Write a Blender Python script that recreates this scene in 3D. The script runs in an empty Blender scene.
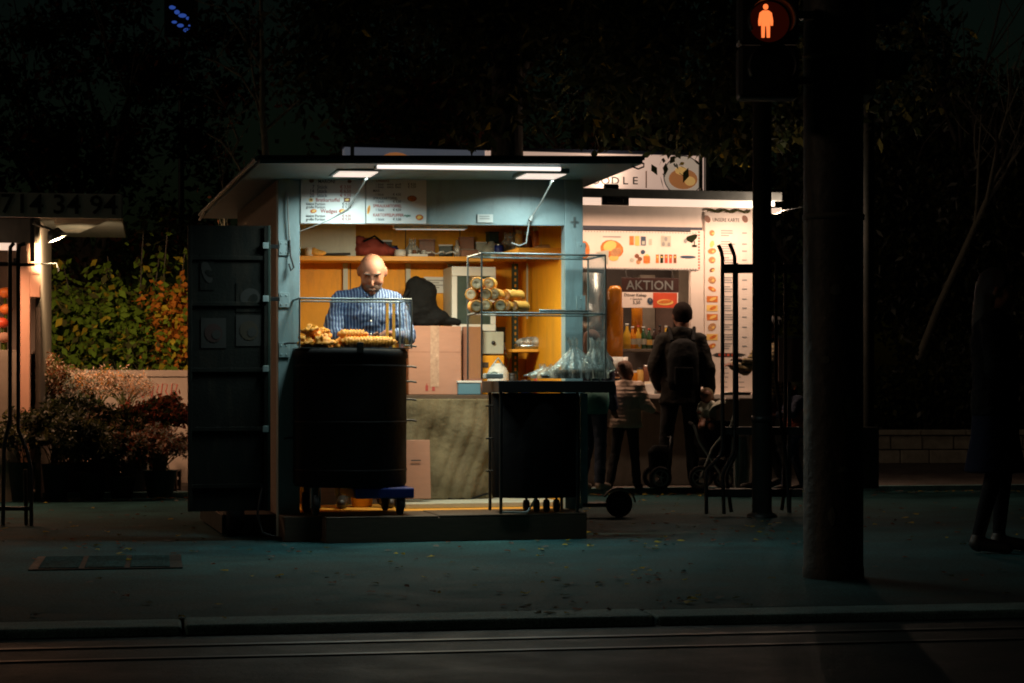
import bpy, bmesh, math, random
import numpy as np
from mathutils import Vector, Matrix
random.seed(7); RNG = np.random.default_rng(7)
R = math.radians; PI = math.pi
scene = bpy.context.scene
COL = scene.collection
CAMH = .987; F = 2000.0; CX, CY = 512, 392

# ---------------------------------------------------------------- frames
def P(px, py, Y):
    return Vector(((px-CX)/F*Y, Y, CAMH-(py-CY)/F*Y))
class Frame:
    def __init__(s, px, Y, deg, sh=0.0):
        s.th = R(deg); s.O = Vector(((px-CX)/F*Y, Y)); s.sh = sh
        s.u = Vector((math.cos(s.th), math.sin(s.th))); s.v = Vector((-s.u.y, s.u.x))
    def az(s, px, py, b):                     # local a and z of a photo point lying at depth b
        d = Vector(((px-CX)/F, 1.0)); t = (b + s.O.dot(s.v))/d.dot(s.v)
        a = (d*t-s.O).dot(s.u); z = CAMH-(py-CY)/F*t
        return a, z/(1+s.sh*a)
    def W(s, a, b, z):
        p = s.O+s.u*a+s.v*b
        return Vector((p.x, p.y, z*(1+s.sh*a)))
    def T(s):
        return lambda p: (p[0], p[1], p[2]*(1+s.sh*p[0]))

# ---------------------------------------------------------------- materials
MATS = {}
def _n(nt, t, **k):
    n = nt.nodes.new(t)
    for a, b in k.items(): setattr(n, a, b)
    return n
def mat(name, col, rough=.6, metal=0, var=.25, scale=6, bump=.0, bscale=60, col2=None, emit=None, estr=0, spec=.5, stretch=(1,1,1), dirt=0):
    if name in MATS: return MATS[name]
    m = bpy.data.materials.new(name); m.use_nodes = True; nt = m.node_tree; L = nt.links
    b = nt.nodes['Principled BSDF']
    tc = _n(nt, 'ShaderNodeTexCoord'); mp = _n(nt, 'ShaderNodeMapping'); mp.inputs['Scale'].default_value = stretch
    L.new(tc.outputs['Object'], mp.inputs[0])
    no = _n(nt, 'ShaderNodeTexNoise'); no.inputs['Scale'].default_value = scale; no.inputs['Detail'].default_value = 6; no.inputs['Roughness'].default_value = .65
    L.new(mp.outputs[0], no.inputs['Vector'])
    rp = _n(nt, 'ShaderNodeValToRGB'); rp.color_ramp.elements[0].position = .3; rp.color_ramp.elements[1].position = .7
    c2 = col2 if col2 else tuple(c*(1-var) for c in col)
    rp.color_ramp.elements[0].color = (*c2, 1); rp.color_ramp.elements[1].color = (*col, 1)
    L.new(no.outputs['Fac'], rp.inputs[0])
    cout = rp.outputs[0]
    if dirt:
        n2 = _n(nt, 'ShaderNodeTexNoise'); n2.inputs['Scale'].default_value = 2.3; n2.inputs['Detail'].default_value = 9; n2.inputs['Roughness'].default_value = .75
        m2 = _n(nt, 'ShaderNodeMapping'); m2.inputs['Scale'].default_value = (3, 3, .6); L.new(tc.outputs['Object'], m2.inputs[0]); L.new(m2.outputs[0], n2.inputs['Vector'])
        r2 = _n(nt, 'ShaderNodeValToRGB'); r2.color_ramp.elements[0].position = .5; r2.color_ramp.elements[1].position = .66
        L.new(n2.outputs['Fac'], r2.inputs[0])
        mu = _n(nt, 'ShaderNodeMath', operation='MULTIPLY'); mu.inputs[1].default_value = dirt; L.new(r2.outputs[0], mu.inputs[0])
        mx = _n(nt, 'ShaderNodeMixRGB'); L.new(mu.outputs[0], mx.inputs[0]); L.new(cout, mx.inputs[1]); mx.inputs[2].default_value = (.09, .065, .045, 1)
        cout = mx.outputs[0]
    L.new(cout, b.inputs['Base Color'])
    mr = _n(nt, 'ShaderNodeMapRange'); mr.inputs['To Min'].default_value = max(.02, rough-.12); mr.inputs['To Max'].default_value = min(1, rough+.12)
    L.new(no.outputs['Fac'], mr.inputs[0]); L.new(mr.outputs[0], b.inputs['Roughness'])
    b.inputs['Metallic'].default_value = metal; b.inputs['Specular IOR Level'].default_value = spec
    if bump:
        nb = _n(nt, 'ShaderNodeTexNoise'); nb.inputs['Scale'].default_value = bscale; nb.inputs['Detail'].default_value = 4
        L.new(mp.outputs[0], nb.inputs['Vector'])
        bp = _n(nt, 'ShaderNodeBump'); bp.inputs['Strength'].default_value = bump; bp.inputs['Distance'].default_value = .02
        L.new(nb.outputs['Fac'], bp.inputs['Height']); L.new(bp.outputs[0], b.inputs['Normal'])
    if emit:
        b.inputs['Emission Color'].default_value = (*emit, 1); b.inputs['Emission Strength'].default_value = estr
    MATS[name] = m; return m
def stripes(name, c1, c2, per, axis=0, ratio=.3, bump=0):
    m = mat(name, c1, .85, bump=.5, bscale=14); nt = m.node_tree; L = nt.links; b = nt.nodes['Principled BSDF']
    tc = _n(nt, 'ShaderNodeTexCoord'); sp = _n(nt, 'ShaderNodeSeparateXYZ'); L.new(tc.outputs['Object'], sp.inputs[0])
    no = _n(nt, 'ShaderNodeTexNoise'); no.inputs['Scale'].default_value = 7; L.new(tc.outputs['Object'], no.inputs['Vector'])
    ad = _n(nt, 'ShaderNodeMath', operation='MULTIPLY_ADD'); L.new(no.outputs['Fac'], ad.inputs[0]); ad.inputs[1].default_value = .03; L.new(sp.outputs[axis], ad.inputs[2])
    dv = _n(nt, 'ShaderNodeMath', operation='DIVIDE'); L.new(ad.outputs[0], dv.inputs[0]); dv.inputs[1].default_value = per
    fr = _n(nt, 'ShaderNodeMath', operation='FRACT'); L.new(dv.outputs[0], fr.inputs[0])
    lt = _n(nt, 'ShaderNodeMath', operation='LESS_THAN'); L.new(fr.outputs[0], lt.inputs[0]); lt.inputs[1].default_value = ratio
    mx = _n(nt, 'ShaderNodeMixRGB'); L.new(lt.outputs[0], mx.inputs[0]); mx.inputs[1].default_value = (*c1, 1); mx.inputs[2].default_value = (*c2, 1)
    L.new(mx.outputs[0], b.inputs['Base Color'])
    return m
def puffer(name, col, per=.06):
    m = mat(name, col, .55, var=.3, scale=12); nt = m.node_tree; L = nt.links; b = nt.nodes['Principled BSDF']
    tc = _n(nt, 'ShaderNodeTexCoord'); w = _n(nt, 'ShaderNodeTexWave', bands_direction='Z'); w.inputs['Scale'].default_value = .314/per
    w.inputs['Distortion'].default_value = 1.2; w.inputs['Detail Scale'].default_value = 3; L.new(tc.outputs['Object'], w.inputs[0])
    bp = _n(nt, 'ShaderNodeBump'); bp.inputs['Strength'].default_value = .3; bp.inputs['Distance'].default_value = .012
    L.new(w.outputs['Fac'], bp.inputs['Height']); L.new(bp.outputs[0], b.inputs['Normal']); return m
def clear(name, tint=(.9,.95,.95), fac=.1, rough=.08, diff=0):
    m = bpy.data.materials.new(name); m.use_nodes = True; nt = m.node_tree; L = nt.links
    nt.nodes.remove(nt.nodes['Principled BSDF']); out = nt.nodes['Material Output']
    tr = _n(nt, 'ShaderNodeBsdfTransparent'); tr.inputs[0].default_value = (*tint, 1)
    gl = _n(nt, 'ShaderNodeBsdfGlossy'); gl.inputs['Roughness'].default_value = rough; gl.inputs[0].default_value = (.9, .95, .95, 1)
    fr = _n(nt, 'ShaderNodeLayerWeight'); fr.inputs[0].default_value = .25
    mr = _n(nt, 'ShaderNodeMapRange'); mr.inputs['To Min'].default_value = fac*.5; mr.inputs['To Max'].default_value = min(1, fac*4)
    L.new(fr.outputs['Fresnel'], mr.inputs[0])
    mx = _n(nt, 'ShaderNodeMixShader'); L.new(mr.outputs[0], mx.inputs[0]); L.new(tr.outputs[0], mx.inputs[1]); L.new(gl.outputs[0], mx.inputs[2])
    last = mx
    if diff:
        df = _n(nt, 'ShaderNodeBsdfDiffuse'); df.inputs[0].default_value = (.78, .78, .74, 1)
        no = _n(nt, 'ShaderNodeTexNoise'); no.inputs['Scale'].default_value = 26; no.inputs['Detail'].default_value = 5
        tc = _n(nt, 'ShaderNodeTexCoord'); mp = _n(nt, 'ShaderNodeMapping'); mp.inputs['Scale'].default_value = (1.6, 1.6, .35); L.new(tc.outputs['Object'], mp.inputs[0]); L.new(mp.outputs[0], no.inputs['Vector'])
        m3 = _n(nt, 'ShaderNodeMapRange'); m3.inputs['From Min'].default_value = .35; m3.inputs['From Max'].default_value = .7; m3.inputs['To Min'].default_value = diff*.3; m3.inputs['To Max'].default_value = min(1, diff*1.6)
        L.new(no.outputs['Fac'], m3.inputs[0])
        m4 = _n(nt, 'ShaderNodeMixShader'); L.new(m3.outputs[0], m4.inputs[0]); L.new(mx.outputs[0], m4.inputs[1]); L.new(df.outputs[0], m4.inputs[2]); last = m4
        bp = _n(nt, 'ShaderNodeBump'); bp.inputs['Strength'].default_value = .8; bp.inputs['Distance'].default_value = .02
        L.new(no.outputs['Fac'], bp.inputs['Height']); L.new(bp.outputs[0], gl.inputs['Normal'])
    L.new(last.outputs[0], out.inputs['Surface']); MATS[name] = m; return m
def leafmat(name, col, tl=.3):
    m = mat(name, col, .8, var=.45, scale=3.0, spec=.15); nt = m.node_tree; L = nt.links
    b = nt.nodes['Principled BSDF']; out = nt.nodes['Material Output']
    t = _n(nt, 'ShaderNodeBsdfTranslucent'); t.inputs[0].default_value = (*[c*1.3 for c in col], 1)
    mx = _n(nt, 'ShaderNodeMixShader'); mx.inputs[0].default_value = tl; L.new(b.outputs[0], mx.inputs[1]); L.new(t.outputs[0], mx.inputs[2]); L.new(mx.outputs[0], out.inputs[0]); return m

# ---------------------------------------------------------------- mesh builder
class MB:
    def __init__(s): s.v = []; s.f = []; s.m = []; s.s = []
    def add(s, vs, fs, mi=0, sm=False):
        k = len(s.v); s.v += [tuple(p) for p in vs]
        for f in fs: s.f.append([i+k for i in f]); s.m.append(mi); s.s.append(sm)
    def box(s, x0, x1, y0, y1, z0, z1, mi=0):
        s.add([(x0,y0,z0),(x1,y0,z0),(x1,y1,z0),(x0,y1,z0),(x0,y0,z1),(x1,y0,z1),(x1,y1,z1),(x0,y1,z1)],
              [(0,3,2,1),(4,5,6,7),(0,1,5,4),(1,2,6,5),(2,3,7,6),(3,0,4,7)], mi)
    def obox(s, c, sz, M, mi=0):
        h = Vector(sz)/2; vs = [Vector(c)+M@Vector((i*h.x, j*h.y, k*h.z)) for i, j, k in
             ((-1,-1,-1),(1,-1,-1),(1,1,-1),(-1,1,-1),(-1,-1,1),(1,-1,1),(1,1,1),(-1,1,1))]
        s.add(vs, [(0,3,2,1),(4,5,6,7),(0,1,5,4),(1,2,6,5),(2,3,7,6),(3,0,4,7)], mi)
    def tube(s, pts, r, n=8, mi=0, caps=True):
        pts = [Vector(p) for p in pts]; rs = r if isinstance(r, (list, tuple)) else [r]*len(pts)
        ref = None; vs = []
        for i, p in enumerate(pts):
            d = (pts[min(i+1, len(pts)-1)]-pts[max(i-1, 0)]).normalized()
            if ref is None: ref = d.orthogonal().normalized()
            ref = (ref-d*ref.dot(d)); ref = ref.normalized() if ref.length > 1e-6 else d.orthogonal().normalized()
            q = d.cross(ref)
            for k in range(n):
                t = 2*PI*k/n; vs.append(p+(ref*math.cos(t)+q*math.sin(t))*rs[i])
        fs = [(i*n+k, i*n+(k+1) % n, (i+1)*n+(k+1) % n, (i+1)*n+k) for i in range(len(pts)-1) for k in range(n)]
        s.add(vs, fs, mi, True)
        if caps: s.add(vs[:n][::-1]+vs[-n:], [tuple(range(n)), tuple(range(n, 2*n))], mi)
    def sph(s, c, r, n=12, mi=0, M=None):
        r = r if isinstance(r, (list, tuple)) else (r, r, r); c = Vector(c); vs = []; m = max(4, n*2//3)
        for i in range(m+1):
            a = PI*i/m
            for k in range(n):
                t = 2*PI*k/n; q = Vector((r[0]*math.sin(a)*math.cos(t), r[1]*math.sin(a)*math.sin(t), r[2]*math.cos(a)))
                vs.append(c+(M@q if M else q))
        s.add(vs, [(i*n+k, (i+1)*n+k, (i+1)*n+(k+1) % n, i*n+(k+1) % n) for i in range(m) for k in range(n)], mi, True)
    def lathe(s, prof, c=(0,0,0), n=24, mi=0, M=None, jit=0, sq=(1, 1)):
        c = Vector(c); vs = []
        for r, z in prof:
            for k in range(n):
                t = 2*PI*k/n; rr = r*(1+random.uniform(-jit, jit)); q = Vector((rr*math.cos(t)*sq[0], rr*math.sin(t)*sq[1], z)); vs.append(c+(M@q if M else q))
        s.add(vs, [(i*n+k, i*n+(k+1) % n, (i+1)*n+(k+1) % n, (i+1)*n+k) for i in range(len(prof)-1) for k in range(n)], mi, True)
    def cap(s, a, b, r0, r1, n=12):                 # tapered capsule
        a = Vector(a); b = Vector(b); s.tube([a, a.lerp(b, .5), b], [r0, (r0+r1)/2, r1], n); s.sph(a, r0, n); s.sph(b, r1, n)
    def loft(s, rings, n=20, mi=0):                 # rings: (centre, rx, ry)
        vs = []
        for c, rx, ry in rings:
            for k in range(n):
                t = 2*PI*k/n; vs.append((c[0]+rx*math.cos(t), c[1]+ry*math.sin(t), c[2]))
        m = len(rings)
        fs = [(i*n+k, i*n+(k+1) % n, (i+1)*n+(k+1) % n, (i+1)*n+k) for i in range(m-1) for k in range(n)]
        s.add(vs, fs+[tuple(range(n))[::-1], tuple(range((m-1)*n, m*n))], mi, True)
    def disc(s, c, rx, rz, n=16, mi=0, rot=0):      # flat print facing -y
        vs = [(c[0]+rx*math.cos(t)*math.cos(rot)-rz*math.sin(t)*math.sin(rot), c[1], c[2]+rz*math.sin(t)*math.cos(rot)+rx*math.cos(t)*math.sin(rot)) for t in [2*PI*k/n for k in range(n)]]
        s.add(vs, [tuple(range(n))], mi)
    def rect(s, x0, x1, z0, z1, y, mi=0): s.add([(x0,y,z0),(x1,y,z0),(x1,y,z1),(x0,y,z1)], [(0,1,2,3)], mi)
    def text(s, t, x, z, size, y, mi=0, align='LEFT', sx=1.0):
        cu = bpy.data.curves.new('t', 'FONT'); cu.body = t; cu.size = size; cu.align_x = align; cu.resolution_u = 2; cu.offset = size*.012
        o = bpy.data.objects.new('t', cu); COL.objects.link(o); bpy.context.view_layer.update()
        me = bpy.data.meshes.new_from_object(o.evaluated_get(bpy.context.evaluated_depsgraph_get()))
        s.add([(x+p.co.x*sx, y, z+p.co.y) for p in me.vertices], [tuple(q.vertices) for q in me.polygons], mi)
        bpy.data.objects.remove(o); bpy.data.curves.remove(cu); bpy.data.meshes.remove(me)
    def build(s, name, mats, parent=None, loc=None, rot=0, bevel=0, T=None, smooth=None):
        me = bpy.data.meshes.new(name)
        me.from_pydata([T(p) for p in s.v] if T else s.v, [], s.f); mats = mats if isinstance(mats, (list, tuple)) else [mats]
        for m in mats: me.materials.append(m)
        me.polygons.foreach_set('material_index', s.m)
        me.polygons.foreach_set('use_smooth', s.s if smooth is None else [smooth]*len(s.f)); me.update()
        o = bpy.data.objects.new(name, me); COL.objects.link(o)
        if parent: o.parent = parent
        if loc is not None: o.location = loc
        if rot: o.rotation_euler = (0, 0, rot)
        if bevel:
            b = o.modifiers.new('b', 'BEVEL'); b.width = bevel; b.segments = 2; b.limit_method = 'ANGLE'
        return o
def tag(o, label=None, cat=None, group=None, kind=None):
    if label: o['label'] = label
    if cat: o['category'] = cat
    if group: o['group'] = group
    if kind: o['kind'] = kind
    return o
def thing(name, label, cat, loc=(0,0,0), rot=0, group=None):
    o = bpy.data.objects.new(name, None); COL.objects.link(o); o.location = loc; o.rotation_euler = (0, 0, rot); o.empty_display_size = .1
    return tag(o, label, cat, group)
def copy_tree(o, parent=None):
    c = o.copy(); COL.objects.link(c)
    if parent: c.parent = parent
    for ch in [x for x in o.children]: copy_tree(ch, c)
    return c
def remesh(mb, voxel, sm=4):
    o = mb.build('tmp', MATS['skin'])
    m = o.modifiers.new('r', 'REMESH'); m.mode = 'VOXEL'; m.voxel_size = voxel; m.use_smooth_shade = True
    k = o.modifiers.new('s', 'SMOOTH'); k.factor = .5; k.iterations = sm
    bpy.context.view_layer.update()
    me = bpy.data.meshes.new_from_object(o.evaluated_get(bpy.context.evaluated_depsgraph_get()))
    old = o.data; bpy.data.objects.remove(o); bpy.data.meshes.remove(old); return me
from mathutils import noise as _ns
def wrinkle(me, amp=.008, f=(7, 7, 11)):
    nn = [v.normal.copy() for v in me.vertices]
    for v, n in zip(me.vertices, nn):
        q = Vector((v.co.x*f[0], v.co.y*f[1], v.co.z*f[2])); w = _ns.noise(q)+.5*(abs(_ns.noise(q*2.3))*2-.5)
        v.co += n*amp*w
    return me
def link_mesh(name, me, m, parent=None, loc=None):
    me.materials.clear(); me.materials.append(m); me.name = name
    for p in me.polygons: p.use_smooth = True
    o = bpy.data.objects.new(name, me); COL.objects.link(o)
    if parent: o.parent = parent
    if loc is not None: o.location = loc
    return o
def leafcloud(name, centers, size, mats, weights=None, parent=None, loc=None, droop=0, aspect=.5, seed=1):
    rg = np.random.default_rng(seed); n = len(centers); c = np.asarray(centers, float)
    d = rg.normal(size=(n, 3)); d[:, 2] = d[:, 2]*(1-min(droop, 1)*.7)-droop*1.2; d /= np.linalg.norm(d, axis=1)[:, None]
    w = np.cross(d, rg.normal(size=(n, 3))); w /= np.linalg.norm(w, axis=1)[:, None]
    L = (size*(.6+.8*rg.random(n)))[:, None]
    v = np.stack([c, c+d*L*.45+w*L*aspect*.5, c+d*L, c+d*L*.45-w*L*aspect*.5], 1).reshape(-1, 3)
    me = bpy.data.meshes.new(name); me.vertices.add(4*n); me.vertices.foreach_set('co', v.ravel())
    me.loops.add(4*n); me.loops.foreach_set('vertex_index', np.arange(4*n, dtype=np.int32)); me.polygons.add(n)
    me.polygons.foreach_set('loop_start', np.arange(0, 4*n, 4, dtype=np.int32)); me.polygons.foreach_set('loop_total', np.full(n, 4, dtype=np.int32))
    for m in mats: me.materials.append(m)
    me.polygons.foreach_set('material_index', rg.choice(len(mats), n, p=weights).astype(np.int32)); me.update(calc_edges=True)
    o = bpy.data.objects.new(name, me); COL.objects.link(o)
    if parent: o.parent = parent
    if loc is not None: o.location = loc
    return o

# ---------------------------------------------------------------- palette
mat('frame_steel', (.15,.18,.18), .45, metal=.6, var=.3)
mat('skin', (.21,.088,.052), .68, var=.15, scale=20)
MP = lambda n: MATS[n]
mat('roof_paint', (.15,.26,.28), .5, var=.2, dirt=.3)
mat('teal_paint', (.30,.405,.425), .42, var=.12, scale=5, dirt=.35, bump=.08, bscale=30)
mat('grey_paint_dark', (.026,.032,.030), .55, var=.25, dirt=.4, bump=.1)
mat('plywood', (.36,.25,.18), .75, var=.25, scale=5, stretch=(1,1,6), bump=.15)
mat('orange_wall', (.86,.37,.010), .62, var=.2, scale=3, dirt=.25, bump=.1, bscale=20)
mat('orange_wood', (.85,.40,.05), .5, var=.22, scale=8, stretch=(1,6,6), bump=.1)
mat('dark_wood', (.10,.065,.04), .7, var=.4, scale=8, stretch=(1,8,8), bump=.3)
mat('black_metal', (.018,.02,.02), .45, metal=.2, var=.4, bump=.1)
mat('black_vinyl', (.006,.006,.007), .8, spec=.15, var=.4, bump=.3, bscale=9)
mat('black_plastic', (.02,.02,.022), .5, var=.3)
mat('steel', (.5,.52,.52), .3, metal=1, var=.2, stretch=(12,1,1))
mat('rail_steel', (.07,.08,.08), .5, metal=.6, var=.4)
mat('steel_dull', (.32,.36,.36), .45, metal=.7, var=.3)
mat('white_board', (.66,.68,.68), .4, var=.06)
mat('white_plastic', (.62,.64,.62), .45, var=.1)
mat('cream_panel', (.45,.47,.40), .5, var=.12, dirt=.2)
mat('cardboard', (.40,.21,.145), .85, var=.14, scale=5, bump=.1, stretch=(1,1,5))
mat('cardboard_dark', (.26,.12,.08), .85, var=.14)
mat('tape', (.5,.33,.24), .25, var=.35, scale=30)
mat('tarp', (.17,.145,.09), .95, var=.35, scale=9, dirt=.45, bump=.5, bscale=22, spec=.1)
mat('blue_plastic', (.10,.22,.30), .4, var=.15)
mat('deep_blue', (.008,.025,.20), .45, var=.2)
mat('red_cloth', (.28,.045,.03), .8, bump=.6, bscale=14)
mat('black_cloth', (.010,.011,.012), .9, spec=.12, var=.4, bump=.8, bscale=12)
mat('dark_green_metal', (.03,.06,.05), .5, var=.4)
mat('roll_crust', (1.0,.46,.08), .5, var=.35, scale=14, col2=(.82,.27,.03), bump=.3)
mat('fried', (1.0,.36,.03), .5, var=.35, scale=40, bump=.6, bscale=60)
mat('fried_light', (.95,.50,.10), .55, var=.3, scale=40, bump=.5)
mat('filling_mat', (.95,.70,.42), .6, bump=.4)
mat('cream', (.85,.75,.58), .6, var=.1)
mat('bread', (.55,.28,.12), .7, var=.4, scale=20, bump=.5)
mat('ink_blue', (.03,.06,.11), .6); mat('ink_red', (.38,.06,.05), .6); mat('ink_black', (.03,.03,.03), .6); mat('ink_green', (.04,.2,.12), .6)
mat('ink_grey', (.3,.3,.3), .6)
mat('print_orange', (.75,.24,.04), .5, var=.5, scale=45, col2=(.4,.09,.02)); mat('print_yellow', (.85,.55,.15), .5); mat('print_brown', (.25,.09,.04), .5, var=.5, scale=40)
mat('print_red', (.62,.08,.03), .5); mat('brown_board', (.03,.007,.004), .5)
mat('glass_green', (.02,.10,.04), .1, spec=.8); mat('bottle_orange', (.80,.30,.02), .15); mat('bottle_yellow', (.8,.5,.05), .15); mat('bottle_dark', (.03,.01,.01), .12)
mat('rubber', (.012,.012,.012), .75, var=.3)
clear('pane', (.97,.99,.99), .05, .04)
clear('bag_plastic', (.95,.98,.98), .16, .18, diff=.28)
clear('plastic_wrap', (.95,.98,.98), .3, .2, diff=.35)
mat('lamp_warm', (.8,.8,.8), .5, emit=(1,.80,.68), estr=.95)
mat('lamp_tube', (.8,.8,.8), .5, emit=(1,.86,.78), estr=1.3)
mat('lamp_dim', (.8,.8,.8), .5, emit=(.8,.85,.75), estr=.35)
mat('lamp_bright', (.8,.8,.8), .5, emit=(1,.70,.52), estr=.95)
mat('peach_panel', (.78,.46,.33), .55, var=.08, dirt=.1)
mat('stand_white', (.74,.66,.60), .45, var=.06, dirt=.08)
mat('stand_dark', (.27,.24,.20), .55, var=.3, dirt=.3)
mat('stand_blue', (.02,.03,.06), .5)
mat('sign_white', (.7,.62,.58), .4, emit=(1,.66,.50), estr=.45)
mat('lit_cream', (.85,.75,.58), .5, emit=(.9,.68,.5), estr=.3); mat('lit_brown', (.5,.22,.08), .5, emit=(.6,.22,.07), estr=.35); mat('lit_yellow', (.85,.55,.15), .5, emit=(.9,.5,.15), estr=.4)
mat('sign_cool', (.6,.66,.75), .4, emit=(.62,.68,.85), estr=.07)
mat('stone', (.38,.36,.30), .9, var=.4, scale=6, bump=.6, bscale=20)
mat('concrete_pink', (.27,.19,.165), .85, var=.25, scale=4, bump=.2)
mat('bark', (.09,.075,.06), .95, var=.5, scale=9, bump=1, bscale=16, stretch=(1,1,.25))
mat('bark_pale', (.26,.24,.19), .9, var=.4, scale=9, bump=.6, bscale=16, stretch=(1,1,.3))
leafmat('leaf_dark', (.024,.036,.014)); leafmat('leaf_green', (.10,.16,.025)); leafmat('leaf_olive', (.085,.085,.028)); leafmat('leaf_yellow', (.42,.32,.03))
leafmat('leaf_orange', (.50,.17,.025)); leafmat('leaf_rust', (.16,.05,.02)); leafmat('leaf_silver', (.30,.31,.28)); leafmat('leaf_pink', (.52,.33,.25)); leafmat('leaf_red', (.25,.05,.03))
leafmat('leaf_bush', (.16,.26,.03), .4)
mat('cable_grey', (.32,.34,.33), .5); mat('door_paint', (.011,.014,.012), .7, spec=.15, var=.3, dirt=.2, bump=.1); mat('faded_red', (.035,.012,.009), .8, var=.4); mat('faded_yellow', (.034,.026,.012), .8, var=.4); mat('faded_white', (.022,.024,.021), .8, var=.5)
mat('back_steel', (.10,.085,.08), .5, var=.3, dirt=.3)
SKY=.0022; PANEL_W=13; STRIP_W=4; TUBE_W=32; EXPO=0; STREET_W=.09; AWN_W=54; INS_W=34; LST_W=45; SPOT_W=.5; BEAM_W=520
# ================================================================ SETTING
K = Frame(278, 13.45, 14, .006)
def gmat(name, base, teal, sc=1.0, rough=.8, bump=.5, spec=.08):
    m = bpy.data.materials.new(name); m.use_nodes = True; nt = m.node_tree; L = nt.links; b = nt.nodes['Principled BSDF']
    tc = _n(nt, 'ShaderNodeTexCoord')
    def noise(s, d=8, r=.6):
        n = _n(nt, 'ShaderNodeTexNoise'); n.inputs['Scale'].default_value = s*sc; n.inputs['Detail'].default_value = d; n.inputs['Roughness'].default_value = r
        L.new(tc.outputs['Object'], n.inputs['Vector']); return n
    a, c, g = noise(.7), noise(3.2), noise(55, 5, .8)
    r = _n(nt, 'ShaderNodeValToRGB'); r.color_ramp.elements[0].position = .32; r.color_ramp.elements[1].position = .68
    r.color_ramp.elements[0].color = (*base, 1); r.color_ramp.elements[1].color = (*teal, 1); L.new(a.outputs[0], r.inputs[0])
    r2 = _n(nt, 'ShaderNodeValToRGB'); r2.color_ramp.elements[0].position = .35; r2.color_ramp.elements[1].position = .62; r2.color_ramp.elements[0].color = (.5, .5, .5, 1)
    L.new(c.outputs[0], r2.inputs[0])
    mx = _n(nt, 'ShaderNodeMixRGB', blend_type='MULTIPLY'); mx.inputs[0].default_value = .8; L.new(r.outputs[0], mx.inputs[1]); L.new(r2.outputs[0], mx.inputs[2])
    r3 = _n(nt, 'ShaderNodeValToRGB'); r3.color_ramp.elements[0].position = .40; r3.color_ramp.elements[1].position = .62; r3.color_ramp.elements[0].color = (.35, .35, .35, 1); r3.color_ramp.elements[1].color = (1.7, 1.7, 1.7, 1)
    L.new(g.outputs[0], r3.inputs[0])
    m2 = _n(nt, 'ShaderNodeMixRGB', blend_type='MULTIPLY'); m2.inputs[0].default_value = .85; L.new(mx.outputs[0], m2.inputs[1]); L.new(r3.outputs[0], m2.inputs[2])
    L.new(m2.outputs[0], b.inputs['Base Color']); b.inputs['Specular IOR Level'].default_value = spec
    mr = _n(nt, 'ShaderNodeMapRange'); mr.inputs['To Min'].default_value = rough-.25; mr.inputs['To Max'].default_value = min(1, rough+.15); L.new(c.outputs[0], mr.inputs[0]); L.new(mr.outputs[0], b.inputs['Roughness'])
    bp = _n(nt, 'ShaderNodeBump'); bp.inputs['Strength'].default_value = bump; bp.inputs['Distance'].default_value = .01; L.new(g.outputs[0], bp.inputs['Height'])
    b2 = _n(nt, 'ShaderNodeBump'); b2.inputs['Strength'].default_value = .35; b2.inputs['Distance'].default_value = .04; L.new(c.outputs[0], b2.inputs['Height']); L.new(bp.outputs[0], b2.inputs['Normal'])
    L.new(b2.outputs[0], b.inputs['Normal']); MATS[name] = m; return m
gmat('asphalt', (.012,.048,.053), (.032,.105,.113), rough=.8, bump=.9)
gmat('road_mat', (.006,.014,.015), (.016,.028,.030), rough=.6)
gmat('kerb_mat', (.14,.26,.27), (.2,.36,.37), sc=2, rough=.75)
gmat('plaza_mat', (.11,.095,.085), (.17,.15,.135), rough=.8)
gmat('earth', (.035,.03,.02), (.06,.05,.035), rough=.95)

G = Frame(0, 1974/238.0, 10)                                        # kerb line: front edge of the kerb at px 0, y 630
def sheet(name, m, a0, a1, b0, b1, z):
    mb = MB(); pts = [G.W(a, b, z) for a, b in ((a0,b0),(a1,b0),(a1,b1),(a0,b1))]
    mb.add(pts, [(0,1,2,3)]); return tag(mb.build(name, MP(m)), kind='structure')
sheet('ground', 'earth', -400, 400, 60, 700, .0)
sheet('sidewalk', 'asphalt', -60, 60, .306, 10.35, .0)
# plaza behind the kiosk row, a low step up
sheet('plaza_pavement', 'plaza_mat', -60, 60, 10.46, 60, .05)
# road with tram rails
sheet('road', 'road_mat', -80, 80, -40, -.0005, -.036)
for i, (off, w) in enumerate(((-.36, .05), (-.74, .04))):
    mb = MB()
    q = [G.W(a, b, 0) for a, b in ((-60, off-w), (60, off-w), (60, off), (-60, off))]
    mb.add([(p.x, p.y, z) for z in (-.05, -.030) for p in q], [(4,5,6,7), (0,1,5,4), (2,3,7,6)])
    tag(mb.build('tram_rail', MATS['rail_steel']), ('worn steel tram rail set in the road closest to the kerb', 'worn steel tram rail set in the road, the one farther from the kerb')[i], 'tram rail', 'tram rails')
# kerb stones
a = -30.0; k = 0
mbk = MB()
while a < 30:
    L_ = 2.05; dz = .0
    if abs(a) < 14: dz = random.uniform(-.006, .004)
    q = [G.W(x, y, 0) for x, y in ((a+.006, 0), (a+L_-.006, 0), (a+L_-.006, .30), (a+.006, .30))]
    mbk.add([(p.x, p.y, z+(dz if z > -.05 else 0)) for z in (-.08, .006) for p in q], [(4,5,6,7), (0,1,5,4), (1,2,6,5), (2,3,7,6), (3,0,4,7)])
    a += L_
tag(mbk.build('kerb', MATS['kerb_mat'], bevel=.012), kind='structure')
mb = MB()
q = [G.W(x, y, 0) for x, y in ((-60, 10.33), (60, 10.33), (60, 10.47), (-60, 10.47))]
mb.add([(p.x, p.y, z) for z in (-.02, .056) for p in q], [(4,5,6,7), (0,1,5,4), (2,3,7,6)])
tag(mb.build('plaza_kerb', MATS['kerb_mat']), kind='structure')
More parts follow.
